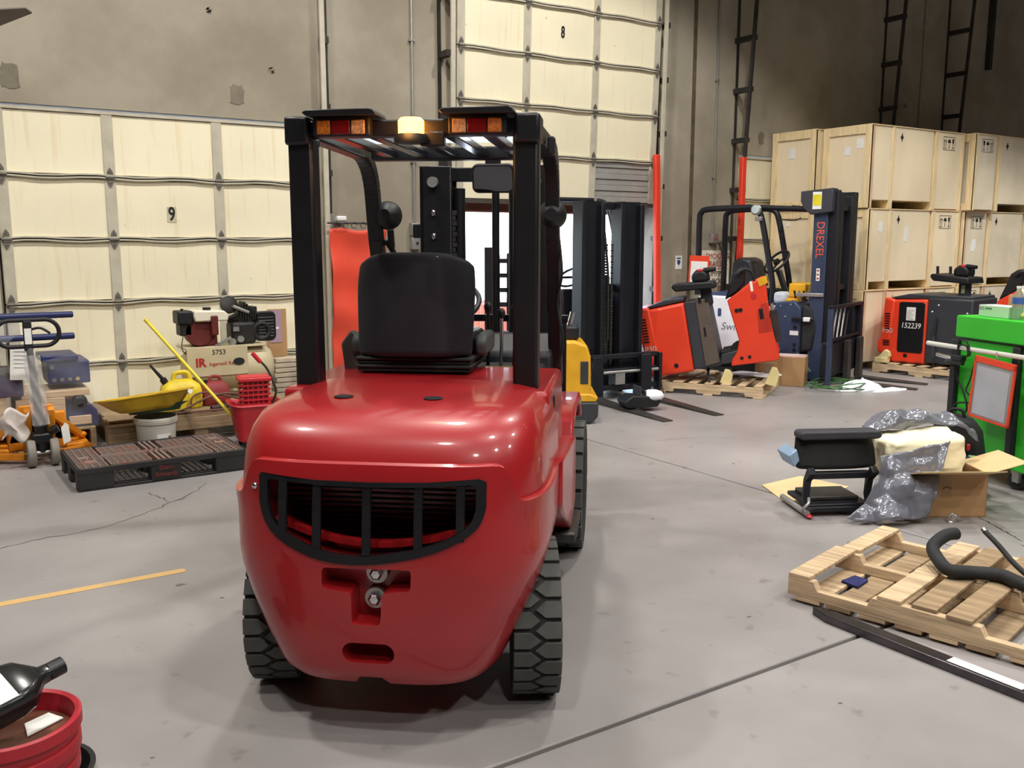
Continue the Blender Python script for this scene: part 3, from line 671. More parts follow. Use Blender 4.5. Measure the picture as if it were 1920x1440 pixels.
# mast
ms = bpy.data.objects.new('mast', None); COL.objects.link(ms); ms.parent = F
for s in (-1, 1):
    a, c = (-.375, -.19) if s < 0 else (.185, .385)
    b = B(); x = a if s < 0 else c
    b.box(min(a, c), max(a, c), 2.06, 2.085, .08, 2.02); b.box(x - (0 if s < 0 else .03), x + (.03 if s < 0 else 0), 2.06, 2.24, .08, 2.02); b.box(min(a, c), max(a, c), 2.215, 2.24, .08, 2.02)
    b.build('outer_rail', black, ms, bev=.006)
    xi = -.24 if s < 0 else .24
    B().box(xi - .03, xi + .03, 2.1, 2.2, .1, 2.06).build('inner_rail', darksteel, ms, bev=.005)
    B().cyl((s * .16, 2.15, .1), (s * .16, 2.15, 1.9), .035, n=14).build('lift_cylinder', black, ms, smooth=40)
    o = B().cyl((s * .29, 2.05, 1.93), (s * .29, 2.02, 1.93), .03, n=16).build('roller', steel, ms, smooth=40)
    for z in (1.76, 1.63): B().ball((s * .29, 2.05, z), (.014, .014, .02), 10).build('bolt', chrome, ms, smooth=60)
    B().box(s * .39 - .03, s * .39 + .03, 2.08, 2.14, 1.62, 1.70).build('stop_bracket', black, ms, bev=.006)
for z in (1.94, 1.0, .3): B().box(-.37, .38, 2.18, 2.24, z, z + .08).build('crossmember', black, ms, bev=.006)
B().tube([(.055, 2.12, .3), (.055, 2.12, 1.9)], .022, 10).build('hose_sheath', black, ms, smooth=60)
b = B()
for k in range(46): b.box(-.195 - .008 * (k % 2), -.175 + .008 * (k % 2), 2.10, 2.11, .4 + k * .03, .426 + k * .03)
b.build('lift_chain', darksteel, ms)
B().box(-.44, .46, 2.26, 2.31, .10, .17).build('carriage_bar', black, ms, bev=.008); B().box(-.44, .46, 2.26, 2.31, .48, .55).build('carriage_bar', black, ms, bev=.008)
for s in (-1, 1):
    b = B(); x = .25 * s; b.box(x - .06, x + .06, 2.31, 2.355, .05, .6); b.prism([(2.31, .05), (3.4, .05), (3.42, .065), (2.36, .095), (2.31, .095)], x - .06, x + .06, YZ); b.build('fork', darksteel, ms, bev=.006)
for x in (-.42, -.2, 0, .2, .44): B().box(x - .012, x + .012, 2.28, 2.31, .55, 1.15).build('load_backrest_bar', black, ms)
B().box(-.44, .46, 2.28, 2.31, 1.13, 1.17).build('load_backrest_rail', black, ms)
# ================================================================ LEFT SIDE
def pallet(name, label, loc, rz, L=1.22, Wd=1.02, H=.12, nb=7, m=wood, notch=True, rot=None, group=None, skip=(), bw=.09, jit=.01, bottom=True):
    """wooden pallet: stringers run along x, deck boards along y; origin at a corner"""
    t = thing(name, label, 'pallet', loc, rz, group, rot)
    h = H - .034
    for y in (.02, Wd / 2, Wd - .02):
        P = [(0, .017), (L * .16, .017), (L * .17, .017 + (.035 if notch else 0)), (L * .38, .017 + (.035 if notch else 0)), (L * .39, .017), (L * .61, .017), (L * .62, .017 + (.035 if notch else 0)), (L * .83, .017 + (.035 if notch else 0)), (L * .84, .017), (L, .017), (L, .017 + h), (0, .017 + h)]
        B().prism(P, -y - .02, -y + .02, XZ).build('stringer', m, t, bev=.003)
    for k in range(nb):
        if k in skip: continue
        w = bw * random.uniform(.85, 1.2); x = (L - .1) * k / (nb - 1) + .005
        o = B().box(x, x + w, 0, Wd, H - .017, H).build('deck_board', m, t, bev=.003); o.rotation_euler = (0, 0, random.uniform(-jit, jit))
    if bottom:
        for x in (0, L * .45, L - .1): B().box(x, x + .1, 0, Wd, 0, .017).build('bottom_board', m, t, bev=.003)
    return t
# --- loaded pallet by the wall
pallet('shipping_pallet', 'worn wooden pallet under the blue machine parts at the left edge', (1.10, 7.74, 0), R(90), .84, 1.14, .16, 7, wood2)
bluem = mat('dark blue paint', (38, 46, 92), .4, 0, .12, 6); purp = mat('violet grey paint', (74, 62, 96), .45, 0, .1, 6)
t = thing('wrapped_machine', 'dark blue machine parts and timber blocks in stretch film on a pallet', 'machine', (0, 7.72, .16))
B().box(.80, 1.10, .12, .55, .34, .52).build('gearbox', bluem, t, bev=.012)
B().box(.76, 1.02, .10, .5, .52, .57).build('gearbox_cover', bluem, t, bev=.01)
for k in range(4): B().cyl((.84 + k * .055, .118, .38), (.84 + k * .055, .10, .38), .016, n=12).build('bolt_head', chrome, t, smooth=40)
B().cyl((.83, .12, .48), (.83, .10, .48), .018, n=12).build('bolt_head', chrome, t, smooth=40)
for z in (.70, .87): B().tube([(.2, .3, z), (1.02, .3, z), (1.03, .3, z)], [.026, .026, .02], 14).build('blue_bar', bluem, t, smooth=40)
B().box(.05, .62, .05, .6, .28, .44).build('violet_block', purp, t, bev=.01); B().box(.0, .56, .04, .5, .44, .47).build('cover_plate', darksteel, t, bev=.005)
for x0, x1, z0, z1 in ((-.15, .50, .02, .30), (.56, .90, .02, .25), (.60, 1.08, .25, .30), (.92, 1.08, .02, .09)): B().box(x0, x1, .06, .5, z0, z1).build('timber_block', wood, t, bev=.006)
B().prism([(.90, .02), (1.14, .0), (1.13, .12), (1.08, .18), (.93, .2)], -.55, -.08, XZ).build('lower_casting', bluem, t, bev=.012)
B().lathe([(0, 0), (.05, 0), (.06, .03), (.03, .06), (0, .06)], 18, T((1.0, .1, .2)) @ RX(90)).build('black_cap', plastic, t, smooth=40)
B().grid(lambda u, v: (-.2 + 1.36 * u + .01 * math.sin(v * 17), .03 + .02 * math.sin(u * 21 + v * 9) + .01 * math.sin(u * 57), .0 + v * (.56 - .05 * math.sin(u * 4))), 40, 14).build('stretch_film', film, t, smooth=80)
B().grid(lambda u, v: (.0 + .92 * u, .08 + .3 * v, .86 + .05 * math.sin(u * 9) * (1 - v) - .12 * (1 - v) + .02 * math.sin(u * 31 + v * 13)), 30, 8).build('loose_film', film, t, smooth=80)
o = B().box(-.075, .085, -.004, 0, -.13, .13).build('delivery_note', paper, None, loc=(.615, 7.715, .705), rot=(0, R(4), 0)); tag(o, 'white delivery sheet taped to the wrapped blue machine', 'paper')
for k in range(5): B().box(-.05, .055 - .02 * (k % 2), -.0055, -.004, .08 - k * .03, .086 - k * .03).build('print', mat('grey print', (150, 150, 150), .8), o)
# --- pallet jack
jk = thing('pallet_jack', 'orange pallet jack with black loop handle wrapped in plastic', 'pallet jack', (.67, 7.26, 0))
jy = mat('orange yellow paint', (226, 140, 30), .42, 0, .1, 6)
for x in (-.075, .075):
    o = B().lathe([(.03, -.028), (.092, -.028), (.1, -.02), (.1, .02), (.092, .028), (.03, .028)], 28, T((x, 0, .1)) @ RY(90)).build('steer_wheel', mat('grey nylon', (128, 122, 112), .6, 0, .1, 8), jk, smooth=40)
    B().cyl((x - .03, 0, .1), (x + .03, 0, .1), .03, n=12).build('hub', darksteel, o, smooth=40)
B().cyl((-.11, 0, .1), (.11, 0, .1), .014, n=10).build('axle', steel, jk, smooth=40)
B().lathe([(0, .1), (.045, .1), (.05, .16), (.04, .2), (.045, .3), (.05, .36), (0, .36)], 20, T((0, .03, 0))).build('pump', black, jk, smooth=40)
B().box(-.07, .07, -.02, .09, .16, .24).build('pump_block', black, jk, bev=.015)
B().cyl((.06, .0, .25), (.11, -.01, .27), .03, n=14).build('release_valve', black, jk, smooth=40)
sh = B().tube([(0, .02, .30), (-.02, -.01, .60), (-.035, -.02, .86)], [.03, .026, .022], 12).build('handle_shaft', darksteel, jk, smooth=50)
B().tube([(.005, .018, .31), (-.015, -.012, .45), (-.02, -.014, .6), (-.03, -.02, .82), (-.032, -.02, .86)], [.062, .056, .05, .046, .03], 10).build('bubble_wrap', film, jk, smooth=80)
B().grid(lambda u, v: (.0 - .055 + .11 * u - .03 * v, -.055 + .01 * math.sin(u * 12 + v * 20), .31 + .5 * v), 10, 20).build('wrap_sleeve', mat('milky film', (200, 198, 196), .35, 0, .1, 9, alpha=.45, bump=.6, bscale=18), jk, smooth=80)
Pl = [(q[0] - .04, -.03, q[1]) for q in rrect(.40, .185, .09, 7, 0, .965)]
B().tube(Pl, .0155, 10, True).build('loop_handle', plastic, jk, smooth=60)
B().box(-.068, -.012, -.048, -.012, .84, 1.055).build('handle_stem', plastic, jk, bev=.008)
o = B().box(-.062, -.018, -.052, -.046, .89, 1.0).build('instruction_label', paper, jk)
B().tube(smooth_path([(-.02, -.03, .99), (.04, -.05, 1.0), (.1, -.06, .96)], 5), .009, 8).build('release_lever', plastic, jk, smooth=60)
for s in (-1, 1):
    B().prism([(.03, .40), (.07, .42), (.1 + .0, .36), (.30, .12), (.30, .03), (.23, .03), (.06, .26)], .05 if s > 0 else -.10, .10 if s > 0 else -.05, RZ(90 * 0) @ YZ @ Matrix.Identity(4)).build('yoke_plate', jy, jk, bev=.006)
    B().bar((s * .06, .05, .38), (s * .32, .44, .11), .035, .05).build('yoke_arm', jy, jk, bev=.006)
    B().box(s * .27 - .08, s * .27 + .08, .3, 1.35, .05, .085).build('fork', jy, jk, bev=.01)
    B().bar((s * .10, .14, .05), (s * .36, .30, .05), .05, .05).build('push_rod', jy, jk, bev=.006)
    B().ball((s * .32, .43, .12), (.035, .03, .025), 12).build('pivot', jy, jk, smooth=60)
B().box(-.20, .20, .30, .36, .06, .34).build('fork_yoke', jy, jk, bev=.012)
B().prism([(-.2, .12), (.2, .12), (.11, .40), (-.11, .40)], -.33, -.30, XZ).build('bulkhead', jy, jk, bev=.01)
o = B().grid(lambda u, v: (-.25 + .16 * u + .02 * math.sin(v * 8), -.03 + .03 * math.sin(u * 7 + v * 5), .22 + .2 * v + .03 * math.sin(u * 6)), 10, 10).build('bag_rag', mat('crumpled film bag', (206, 196, 190), .5, 0, .12, 8, bump=.5, bscale=20), jk, smooth=80); o.modifiers.new('s', 'SOLIDIFY').thickness = .012
B().prism([(.14, .14), (.19, .16), (.18, .28), (.16, .30), (.13, .26)], -.02, -.012, XZ).build('paper_tag', paper, jk)
# --- old timber platform
op = thing('timber_platform', 'low weathered timber platform under the compressor and yellow jug', 'platform', (1.18, 7.50, 0))
for k in range(8): 
    o = B().box(-.02 + random.uniform(-.02, .02), 1.54 + random.uniform(-.05, .02), .02 + k * .125, .13 + k * .125, .20, .225).build('deck_board', wood2, op, bev=.004); o.rotation_euler = (0, 0, random.uniform(-.008, .008))
for x in (0, .62, 1.28): B().box(x, x + .11, .02, .98, .0, .20).build('bearer', wood2, op, bev=.005)
B().box(.12, 1.52, .0, .05, .10, .20).build('front_beam', wood2, op, bev=.005)
for k in range(4): B().box(-.04 - .004 * k, .15 + .01 * (k % 2), -.12, .0, k * .052, k * .052 + .05).build('end_block', wood2, op, bev=.004)
# --- white bucket with yellow pan
wbm = mat('white bucket plastic', (206, 202, 190), .5, 0, .08, 5)
t = thing('plastic_bucket', 'dirty white plastic bucket with printed label under the yellow pan', 'bucket', (1.45, 7.24, 0))
B().lathe([(.0, 0), (.125, 0), (.13, .01), (.145, .24), (.155, .245), (.155, .29), (.148, .29), (.14, .2), (.12, .01), (0, .01)], 36).build('body', wbm, t, smooth=40)
for z in (.262, .275): B().tube([(.156 * math.cos(i / 32 * 6.2832), .156 * math.sin(i / 32 * 6.2832), z) for i in range(32)], .004, 6, True).build('rim_rib', wbm, t, smooth=60)
def wrap(r, a0, a1, z0, z1, n=8): return B().grid(lambda u, v: (r(z0 + (z1 - z0) * v) * math.cos(R(a0 + (a1 - a0) * u)), r(z0 + (z1 - z0) * v) * math.sin(R(a0 + (a1 - a0) * u)), z0 + (z1 - z0) * v), n, 2)
rr_ = lambda z: .1315 + .0625 * z
o = wrap(rr_, -100, -58, .05, .17).build('label', paper, t); wrap(lambda z: rr_(z) + .001, -66, -56, .08, .15).build('label_mark', mat('red brown print', (150, 60, 50), .8, 0, .5, 60), t); wrap(lambda z: rr_(z) + .001, -76, -71, .10, .115).build('label_print', ink, t)
t = thing('drain_pan', 'shallow yellow drain pan with oily green underside lying on the bucket', 'pan', (1.40, 7.25, .315), 0, None, (R(-9), R(-2), R(4)))
pm = mat('oily yellow plastic', (214, 176, 44), .45, 0, .1, 5, col2=(150, 112, 30), thr=(.5, .8))
def pan(rx, ry, z): return [(q[0], q[1], z) for q in rrect(rx, ry, .08, 5)]
b = B(); rings = [pan(.36, .3, .02), pan(.46, .38, .05), pan(.60, .46, .13), pan(.62, .48, .135), pan(.62, .48, .125), pan(.58, .44, .125), pan(.44, .36, .06), pan(.34, .28, .032)]
vs = [p for q in rings for p in q]; n = len(rings[0]); fs = [(i * n + k, i * n + (k + 1) % n, (i + 1) * n + (k + 1) % n, (i + 1) * n + k) for i in range(len(rings) - 1) for k in range(n)] + [tuple(range(n)), tuple(range(7 * n, 8 * n))]
vs = [(x + (.02 if z > .1 else 0) * 0 - (.03 if x < -.25 else 0), y, z * (1.0 + .25 * (x + .3)) ) for x, y, z in vs]
b.add(vs, fs).build('tray', pm, t, smooth=40)
b = B(); b.add([p for z_ in ((.335, .272, .0), (.36, .3, .03), (.45, .372, .055)) for p in [(q[0] * 1.01 + .05, q[1] * 1.01, z_[2]) for q in rrect(z_[0], z_[1], .08, 5)]], [(i * n + k, i * n + (k + 1) % n, (i + 1) * n + (k + 1) % n, (i + 1) * n + k) for i in range(2) for k in range(n)] + [tuple(range(n)), tuple(range(2 * n, 3 * n))]).build('oily_base', mat('green oil grime', (44, 66, 44), .5, 0, .3, 8), t, smooth=40)
B().cyl((.26, -.235, .125), (.26, -.25, .125), .018, n=12).build('spout_hole', paper, t)
# second yellow trough beside
t = thing('plastic_trough', 'small yellow plastic trough leaning behind the drain pan', 'trough', (1.66, 7.60, .227), R(8))
b = B(); b.prism([(-.16, .11), (.16, .15), (.16, .17), (-.17, .13)], -.16, .0, XZ); b.prism([(-.1, .0), (.1, .0), (.14, .15), (-.14, .12)], -.03, -.0, XZ); b.prism([(-.1, .0), (.1, .0), (.14, .15), (-.14, .12)], -.16, -.13, XZ)
b.build('shell', yplast, t, bev=.006)
# --- yellow jug
t = thing('fluid_jug', 'yellow plastic fuel jug with black spout on the timber platform', 'jug', (1.79, 7.87, .227), R(-6))
b = B(); prof_ = [(.0, .155, .09), (.02, .165, .1), (.14, .165, .1), (.19, .15, .09), (.225, .10, .06), (.24, .06, .04)]
vs = [(q[0], q[1], z) for z, a, c in prof_ for q in rrect(2 * a, 2 * c, min(a, c) * .55, 4)]; n = 20
b.add(vs, [(i * n + k, i * n + (k + 1) % n, (i + 1) * n + (k + 1) % n, (i + 1) * n + k) for i in range(len(prof_) - 1) for k in range(n)] + [tuple(range(n)), tuple(range(5 * n, 6 * n))]); b.build('body', yplast, t, smooth=50)
B().tube(smooth_path([(-.06, 0, .20), (-.045, 0, .28), (.0, 0, .295), (.06, 0, .285), (.085, 0, .2)], 5), .02, 10).build('handle', yplast, t, smooth=60)
o = B().cyl((-.11, 0, .2), (-.14, 0, .25), .028, n=14).build('cap', plastic, t, smooth=40); B().cyl((-.14, 0, .25), (-.23, 0, .37), .016, .009, 12).build('spout', plastic, t, smooth=40)
B().box(.10, .145, -.103, -.098, .04, .12).build('side_panel', mat('dark yellow plastic', (190, 160, 40), .5), t, bev=.003)
# --- red gas can
t = thing('fuel_can', 'dusty red plastic fuel can behind the yellow pole', 'fuel can', (2.07, 7.88, .227), R(5))
rcm = mat('dusty red plastic', (140, 52, 52), .6, 0, .15, 5)
b = B(); prof_ = [(0, .105, .08), (.015, .115, .09), (.13, .115, .09), (.18, .09, .07), (.2, .05, .05)]
vs = [(q[0], q[1], z) for z, a, c in prof_ for q in rrect(2 * a, 2 * c, min(a, c) * .5, 4)]
b.add(vs, [(i * n + k, i * n + (k + 1) % n, (i + 1) * n + (k + 1) % n, (i + 1) * n + k) for i in range(4) for k in range(n)] + [tuple(range(n)), tuple(range(4 * n, 5 * n))]); b.build('body', rcm, t, smooth=50)
B().tube(smooth_path([(-.05, 0, .18), (-.03, 0, .235), (.04, 0, .23), (.06, 0, .18)], 5), .014, 8).build('handle', rcm, t, smooth=60); B().cyl((-.07, 0, .17), (-.085, 0, .21), .022, n=12).build('cap', plastic, t, smooth=40)
# --- hoses lying on the platform
hm = mat('brown air hose', (104, 70, 58), .6, 0, .1, 6)
o = B().tube(smooth_path([(1.52, 7.62, .24), (1.7, 7.56, .25), (1.86, 7.58, .31), (2.0, 7.62, .345), (2.16, 7.6, .35), (2.28, 7.58, .27), (2.2, 7.53, .24), (1.9, 7.52, .24), (1.66, 7.53, .24)], 6), .009, 8).build('air_hose', hm, None, smooth=60); tag(o, 'brown air hose looping in front of the fuel can', 'hose')
o = B().tube(smooth_path([(1.82, 7.68, .24), (1.84, 7.7, .33), (1.94, 7.72, .36), (2.08, 7.7, .33), (2.3, 7.7, .26), (2.4, 7.6, .24)], 6), .008, 8).build('air_hose', hm, None, smooth=60); tag(o, 'thin brown hose arching over the timber platform', 'hose')
for k, (p, q, r_, m_, lab) in enumerate((((1.95, 7.55, .25), (2.45, 7.64, .27), .022, mat('old dark rubber', (60, 46, 46), .7, 0, .2, 8), 'dark rubber tube lying across the platform front'), ((1.55, 7.56, .24), (1.78, 7.53, .24), .012, darksteel, 'thin rusty rod on the platform edge'))):
    o = B().cyl(p, q, r_, n=10).build('loose_tube', m_, None, smooth=40); tag(o, lab, 'tube')
# --- compressor
ct = thing('air_compressor', 'beige tank air compressor with petrol engine and black pump', 'compressor', (2.29, 8.22, .227))
bei = mat('dusty beige paint', (196, 184, 150), .5, 0, .1, 4); mar = mat('dusty maroon paint', (98, 38, 34), .5, 0, .15, 6); gri = mat('greasy black iron', (38, 36, 36), .55, .2, .25, 9)
prof_ = [(0, -.40), (.08, -.395), (.15, -.37), (.185, -.33), (.195, -.28), (.195, .28), (.185, .33), (.15, .37), (.08, .395), (0, .4)]
B().lathe(prof_, 32, T((0, 0, .265)) @ RY(90)).build('tank', bei, ct, smooth=50)
for x in (-.25, .25): B().prism([(-.14, 0), (.14, 0), (.1, .1), (-.1, .1)], x - .02, x + .02, YZ).build('tank_foot', darksteel, ct)
B().box(-.40, .30, -.17, .17, .455, .47).build('top_plate', bei, ct, bev=.003)
sk = B().box(-.40, .12, -.20, -.19, .22, .475).build('front_panel', bei, ct, bev=.003)
text('5753', .06, ink, ct, (-.13, -.202, .425), (R(90), 0, 0)); text('IR', .1, redink, ct, (-.29, -.202, .34), (R(90), 0, 0), bold=.004); text('Ingersoll Rand', .045, redink, ct, (-.09, -.202, .325), (R(90), 0, 0))
o = B().lathe([(0, 0), (.05, 0), (.05, .002), (0, .002)], 24, T((.04, -.202, .335)) @ RX(90) @ Matrix.Diagonal((1, .65, 1, 1))).build('badge', ink, ct)
en = bpy.data.objects.new('engine', None); COL.objects.link(en); en.parent = ct; en.location = (-.2, -.02, .47)
B().lathe([(0, -.12), (.07, -.115), (.1, -.09), (.115, -.05), (.115, .06), (0, .06)], 24, T((-.06, -.02, .125)) @ RX(90)).build('recoil_cover', mar, en, smooth=40)
B().box(-.1, .1, -.06, .14, .0, .2).build('engine_block', mar, en, bev=.02); B().box(.03, .09, -.14, -.04, .1, .27).build('muffler_guard', mar, en, bev=.01)
B().prism([(-.10, .22), (.18, .22), (.19, .27), (.15, .31), (-.1, .315), (-.11, .27)], -.12, .12, XZ).build('fuel_tank', mat('cream engine tank', (228, 222, 204), .4, 0, .05, 5), en, bev=.012)
B().cyl((.03, 0, .31), (.03, 0, .335), .035, n=16).build('fuel_cap', plastic, en, smooth=40)
B().box(-.24, -.11, -.1, .1, .2, .315).build('air_filter', plastic, en, bev=.015); B().box(-.22, -.12, -.08, .08, .10, .2).build('carburettor', gri, en, bev=.01); B().cyl((-.18, 0, .315), (-.18, 0, .33), .012, n=8).build('wing_nut', plastic, en)
B().tube(smooth_path([(-.2, -.08, .1), (-.22, -.1, -.0), (-.19, -.12, -.05), (-.13, -.14, -.04)], 5), .004, 6).build('fuel_line', gri, en, smooth=60)
pu = bpy.data.objects.new('pump', None); COL.objects.link(pu); pu.parent = ct; pu.location = (.12, 0, .47)
B().box(-.1, .12, -.1, .1, 0, .2).build('crankcase', gri, pu, bev=.03); B().cyl((-.03, -.1, .05), (-.03, -.12, .05), .03, n=12).build('oil_sight', steel, pu, smooth=40); B().cyl((-.1, -.1, .03), (-.1, -.118, .03), .03, n=12).build('bearing_cap', steel, pu, smooth=40)
for s, tx in ((-1, -24), (1, 30)):
    b = B(); M = T((.02 + s * .035, 0, .17)) @ RY(tx)
    for k in range(6): b.lathe([(0, .016 * k), (.072 - .002 * (k % 2), .016 * k), (.072, .016 * k + .008), (.055, .016 * k + .009), (.055, .016 * k + .016), (0, .016 * k + .016)], 16, M)
    b.build('cylinder_fins', gri, pu, smooth=30)
B().lathe([(0, -.03), (.07, -.028), (.078, -.01), (.078, .02), (.06, .03), (0, .032)], 22, T((-.10, -.04, .35)) @ RX(70) @ RY(10)).build('air_cleaner', gri, pu, smooth=40)
B().cyl((-.08, -.09, .34), (.06, -.08, .28), .016, n=10).build('intake_pipe', steel, pu, smooth=40)
b = B()
for k in range(7): b.box(-.02 + k * .022, -.008 + k * .022, -.09, .09, .22 + .02 * math.sin(k * 2), .375 - .02 * abs(k - 2))
b.box(-.03, .14, -.07, .07, .2, .33); b.build('cylinder_head', gri, pu, bev=.004)
bg = B(); bg.prism(rrect(.20, .27, .05, 4, .21, .15), -.03, .0, T((0, -.07, 0)) @ XZ); bg.build('belt_guard', black, pu, bev=.01)
for k in range(7):
    B().box(.15, .285, -.076, -.072, .06 + k * .028, .064 + k * .028).build('guard_wire', steel, pu)
o = B().tube([(.17 + .07 * math.cos(i / 20 * 6.2832), -.085, .11 + .07 * math.sin(i / 20 * 6.2832)) for i in range(20)], .02, 8, True).build('pulley', gri, pu, smooth=60)
B().box(-.09, -.04, -.115, -.1, .12, .16).build('data_plate', steel, pu)
B().bar((-.26, -.13, -.0), (-.12, -.13, .07), .03, .02).build('belt_bracket', steel, pu)
# --- card, slats and black coil between compressor and forklift
o = B().box(2.80, 2.98, 8.625, 8.645, .50, .96).build('cardboard_sheet', cardb, None); tag(o, 'narrow cardboard sheet with mauve paper leaning behind the compressor', 'cardboard')
B().box(2.815, 2.93, 8.62, 8.625, .64, .95).build('mauve_paper', mat('mauve paper', (166, 140, 156), .8, 0, .05, 6), o); B().box(2.84, 2.90, 8.617, 8.62, .77, .79).build('white_mark', paper, o)
t = thing('stacked_slats', 'stack of dirty white slats on the floor right of the compressor', 'slats', (2.79, 8.40, 0))
for k in range(11): B().box(random.uniform(-.02, .0), .30 + random.uniform(-.02, .02), 0, .12, k * .047, k * .047 + .04).build('slat', mat('dirty white slat', (196, 182, 160), .7, 0, .15, 7) if k != 2 else wood2, t, bev=.004)
t = thing('black_hose_coil', 'black coiled hose standing on edge beside the forklift pillar', 'hose', (2.98, 8.15, 0))
for k in range(3): B().tube([(.02 * k - .02 + .03 * math.cos(a), .13 * math.cos(a), .30 + .27 * math.sin(a)) for a in [i / 26 * 6.2832 for i in range(26)]], .028, 8, True).build('loop', rubber, t, smooth=60)
o = B().cyl((2.86, 7.7, .0), (3.02, 7.95, .62), .009, n=8).build('wooden_stick', mat('pale stick', (190, 170, 130), .7), None, smooth=40); tag(o, 'thin pale stick leaning against the black hose coil', 'stick')
# --- mop bucket and wringer
t = thing('mop_bucket', 'red mop bucket on castors behind the black pallet', 'mop bucket', (2.15, 7.07, 0), R(-8))
b = B(); prof_ = [(.055, .115, .10), (.07, .135, .12), (.30, .17, .15), (.345, .185, .165), (.355, .195, .175), (.345, .2, .18), (.335, .18, .16), (.28, .155, .135), (.09, .12, .105)]
vs = [(q[0], q[1], z + (.02 * (q[0] / a) ** 4 if z > .33 else 0)) for z, a, c in prof_ for q in rrect(2 * a, 2 * c, min(a, c) * .5, 5)]; n = 24
b.add(vs, [(i * n + k, i * n + (k + 1) % n, (i + 1) * n + (k + 1) % n, (i + 1) * n + k) for i in range(len(prof_) - 1) for k in range(n)] + [tuple(range(n)), tuple(range(8 * n, 9 * n))]); b.build('tub', redplast, t, smooth=40)
for x in (-.09, .09):
    for y in (-.07, .07): B().lathe([(0, -.012), (.025, -.012), (.025, .012), (0, .012)], 14, T((x, y, .025)) @ RX(90)).build('castor', plastic, t, smooth=40)
B().box(-.1, .1, -.09, .09, .045, .06).build('castor_plate', darksteel, t)
wr = thing('mop_wringer', 'red slatted mop wringer with bent lever hooked on the bucket', 'wringer', (2.16, 7.07, .36), R(-8))
for s in (-1, 1):
    for k in range(5): B().box(-.10, .10, s * .085 - .006, s * .085 + .006, -.02 + k * .038, -.008 + k * .038).build('rib', redplast, wr)
    for k in range(6): B().box(-.1 + k * .038, -.09 + k * .038, s * .08 - .005, s * .08 + .005, -.03, .17).build('upright', redplast, wr)
    for k in range(5): B().box(s * .11 - .006, s * .11 + .006, -.085, .085, -.02 + k * .038, -.008 + k * .038).build('rib', redplast, wr)
b = B(); b.prism([(-.125, -.1), (.125, -.1), (.125, .1), (-.125, .1)], .165, .20); b.build('rim', redplast, wr, bev=.01)
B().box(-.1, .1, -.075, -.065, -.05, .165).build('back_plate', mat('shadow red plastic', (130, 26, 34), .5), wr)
B().box(-.105, .105, -.08, .08, .199, .2045).build('mouth', mat('pale red plastic', (214, 70, 76), .5, 0, .08, 6), wr)
o = B().tube(smooth_path([(.13, -.02, -.02), (.165, -.03, .06), (.15, -.03, .14), (.10, -.03, .26), (.04, -.03, .33)], 6), .009, 8).build('lever', darksteel, wr, smooth=60); B().cyl((.055, -.03, .31), (-.005, -.03, .385), .017, n=12).build('grip', redplast, o, smooth=40)
t = thing('mop_pole', 'long yellow mop pole leaning out of the red bucket', 'pole', (2.09, 7.10, .12))
B().cyl((0, 0, 0), (-.58, .56, .86), .0135, n=12).build('shaft', mat('yellow pole', (226, 208, 60), .4, 0, .06, 6), t, smooth=40); B().cyl((-.572, .552, .848), (-.588, .568, .872), .0155, n=12).build('end_cap', yplast, t, smooth=40)
# --- black plastic pallet
bpm = mat('black pallet plastic', (40, 38, 40), .6, 0, .2, 8); bpw = mat('worn pallet top', (128, 112, 104), .65, 0, .25, 7, col2=(150, 104, 92), thr=(.5, .7))
t = thing('plastic_pallet', 'black plastic grid pallet lying flat on the floor', 'pallet', (.77, 6.33, 0), R(1))
LX_, LY_, HH = 1.10, .70, .15
for x0, x1 in ((0, .22), (.45, .65), (.88, 1.10)):
    for y0, y1 in ((0, .11), (.30, .42), (.59, .70)): B().box(x0, x1, y0, y1, 0, .125).build('leg_block', bpm, t, bev=.008)
for y0, y1 in ((.0, .11), (.59, .7)): B().box(0, LX_, y0, y1, 0, .018).build('runner', bpm, t, bev=.004)
def lattice(x0, x1, y0, y1, nx, ny, w, name):
    b = B()
    for k in range(nx + 1): x = x0 + (x1 - x0) * k / nx; b.box(x - w / 2, x + w / 2, y0, y1, .118, .15)
    for k in range(ny + 1): y = y0 + (y1 - y0) * k / ny; b.box(x0, x1, y - w / 2, y + w / 2, .118, .15)
    return b.build(name, bpw, t)
for x0, x1 in ((.02, .19), (.91, 1.08)): lattice(x0, x1, .02, .68, 4, 11, .010, 'end_grid')
for x0, x1 in ((.22, .47), (.63, .88)):
    for y0, y1 in ((.06, .30), (.40, .64)): lattice(x0, x1, y0, y1, 6, 5, .011, 'deck_grid')
for x in (.515, .55, .585): B().box(x - .008, x + .008, .03, .67, .118, .15).build('cross_rib', bpw, t)
for y in (.33, .35, .37): B().box(.2, .9, y - .006, y + .006, .118, .15).build('long_rib', bpw, t)
for y in (.01, .69): B().box(0, LX_, y - .012, y + .012, .112, .15).build('edge_rail', bpm, t, bev=.003)
for x in (.01, 1.09): B().box(x - .012, x + .012, 0, LY_, .112, .15).build('edge_rail', bpm, t, bev=.003)
for x, y in ((.09, .35), (1.01, .35), (.11, .2), (1.0, .5)): B().box(x - .035, x + .035, y - .03, y + .03, .118, .1505).build('pad', bpw, t)
b = B()
for x in [.24 + k * .04 for k in range(6)] + [.67 + k * .04 for k in range(6)]: b.box(x, x + .022, .12, .58, .004, .012)
b.build('bottom_slats', mat('grey plastic', (120, 116, 112), .6), t)
text('Dunn', .042, mat('faded red print', (112, 50, 46), .8), t, (.55, -.002, .095), (R(90), 0, 0), bold=.001); text('Edwards', .042, MATS['faded red print'], t, (.55, -.002, .05), (R(90), 0, 0), bold=.001)
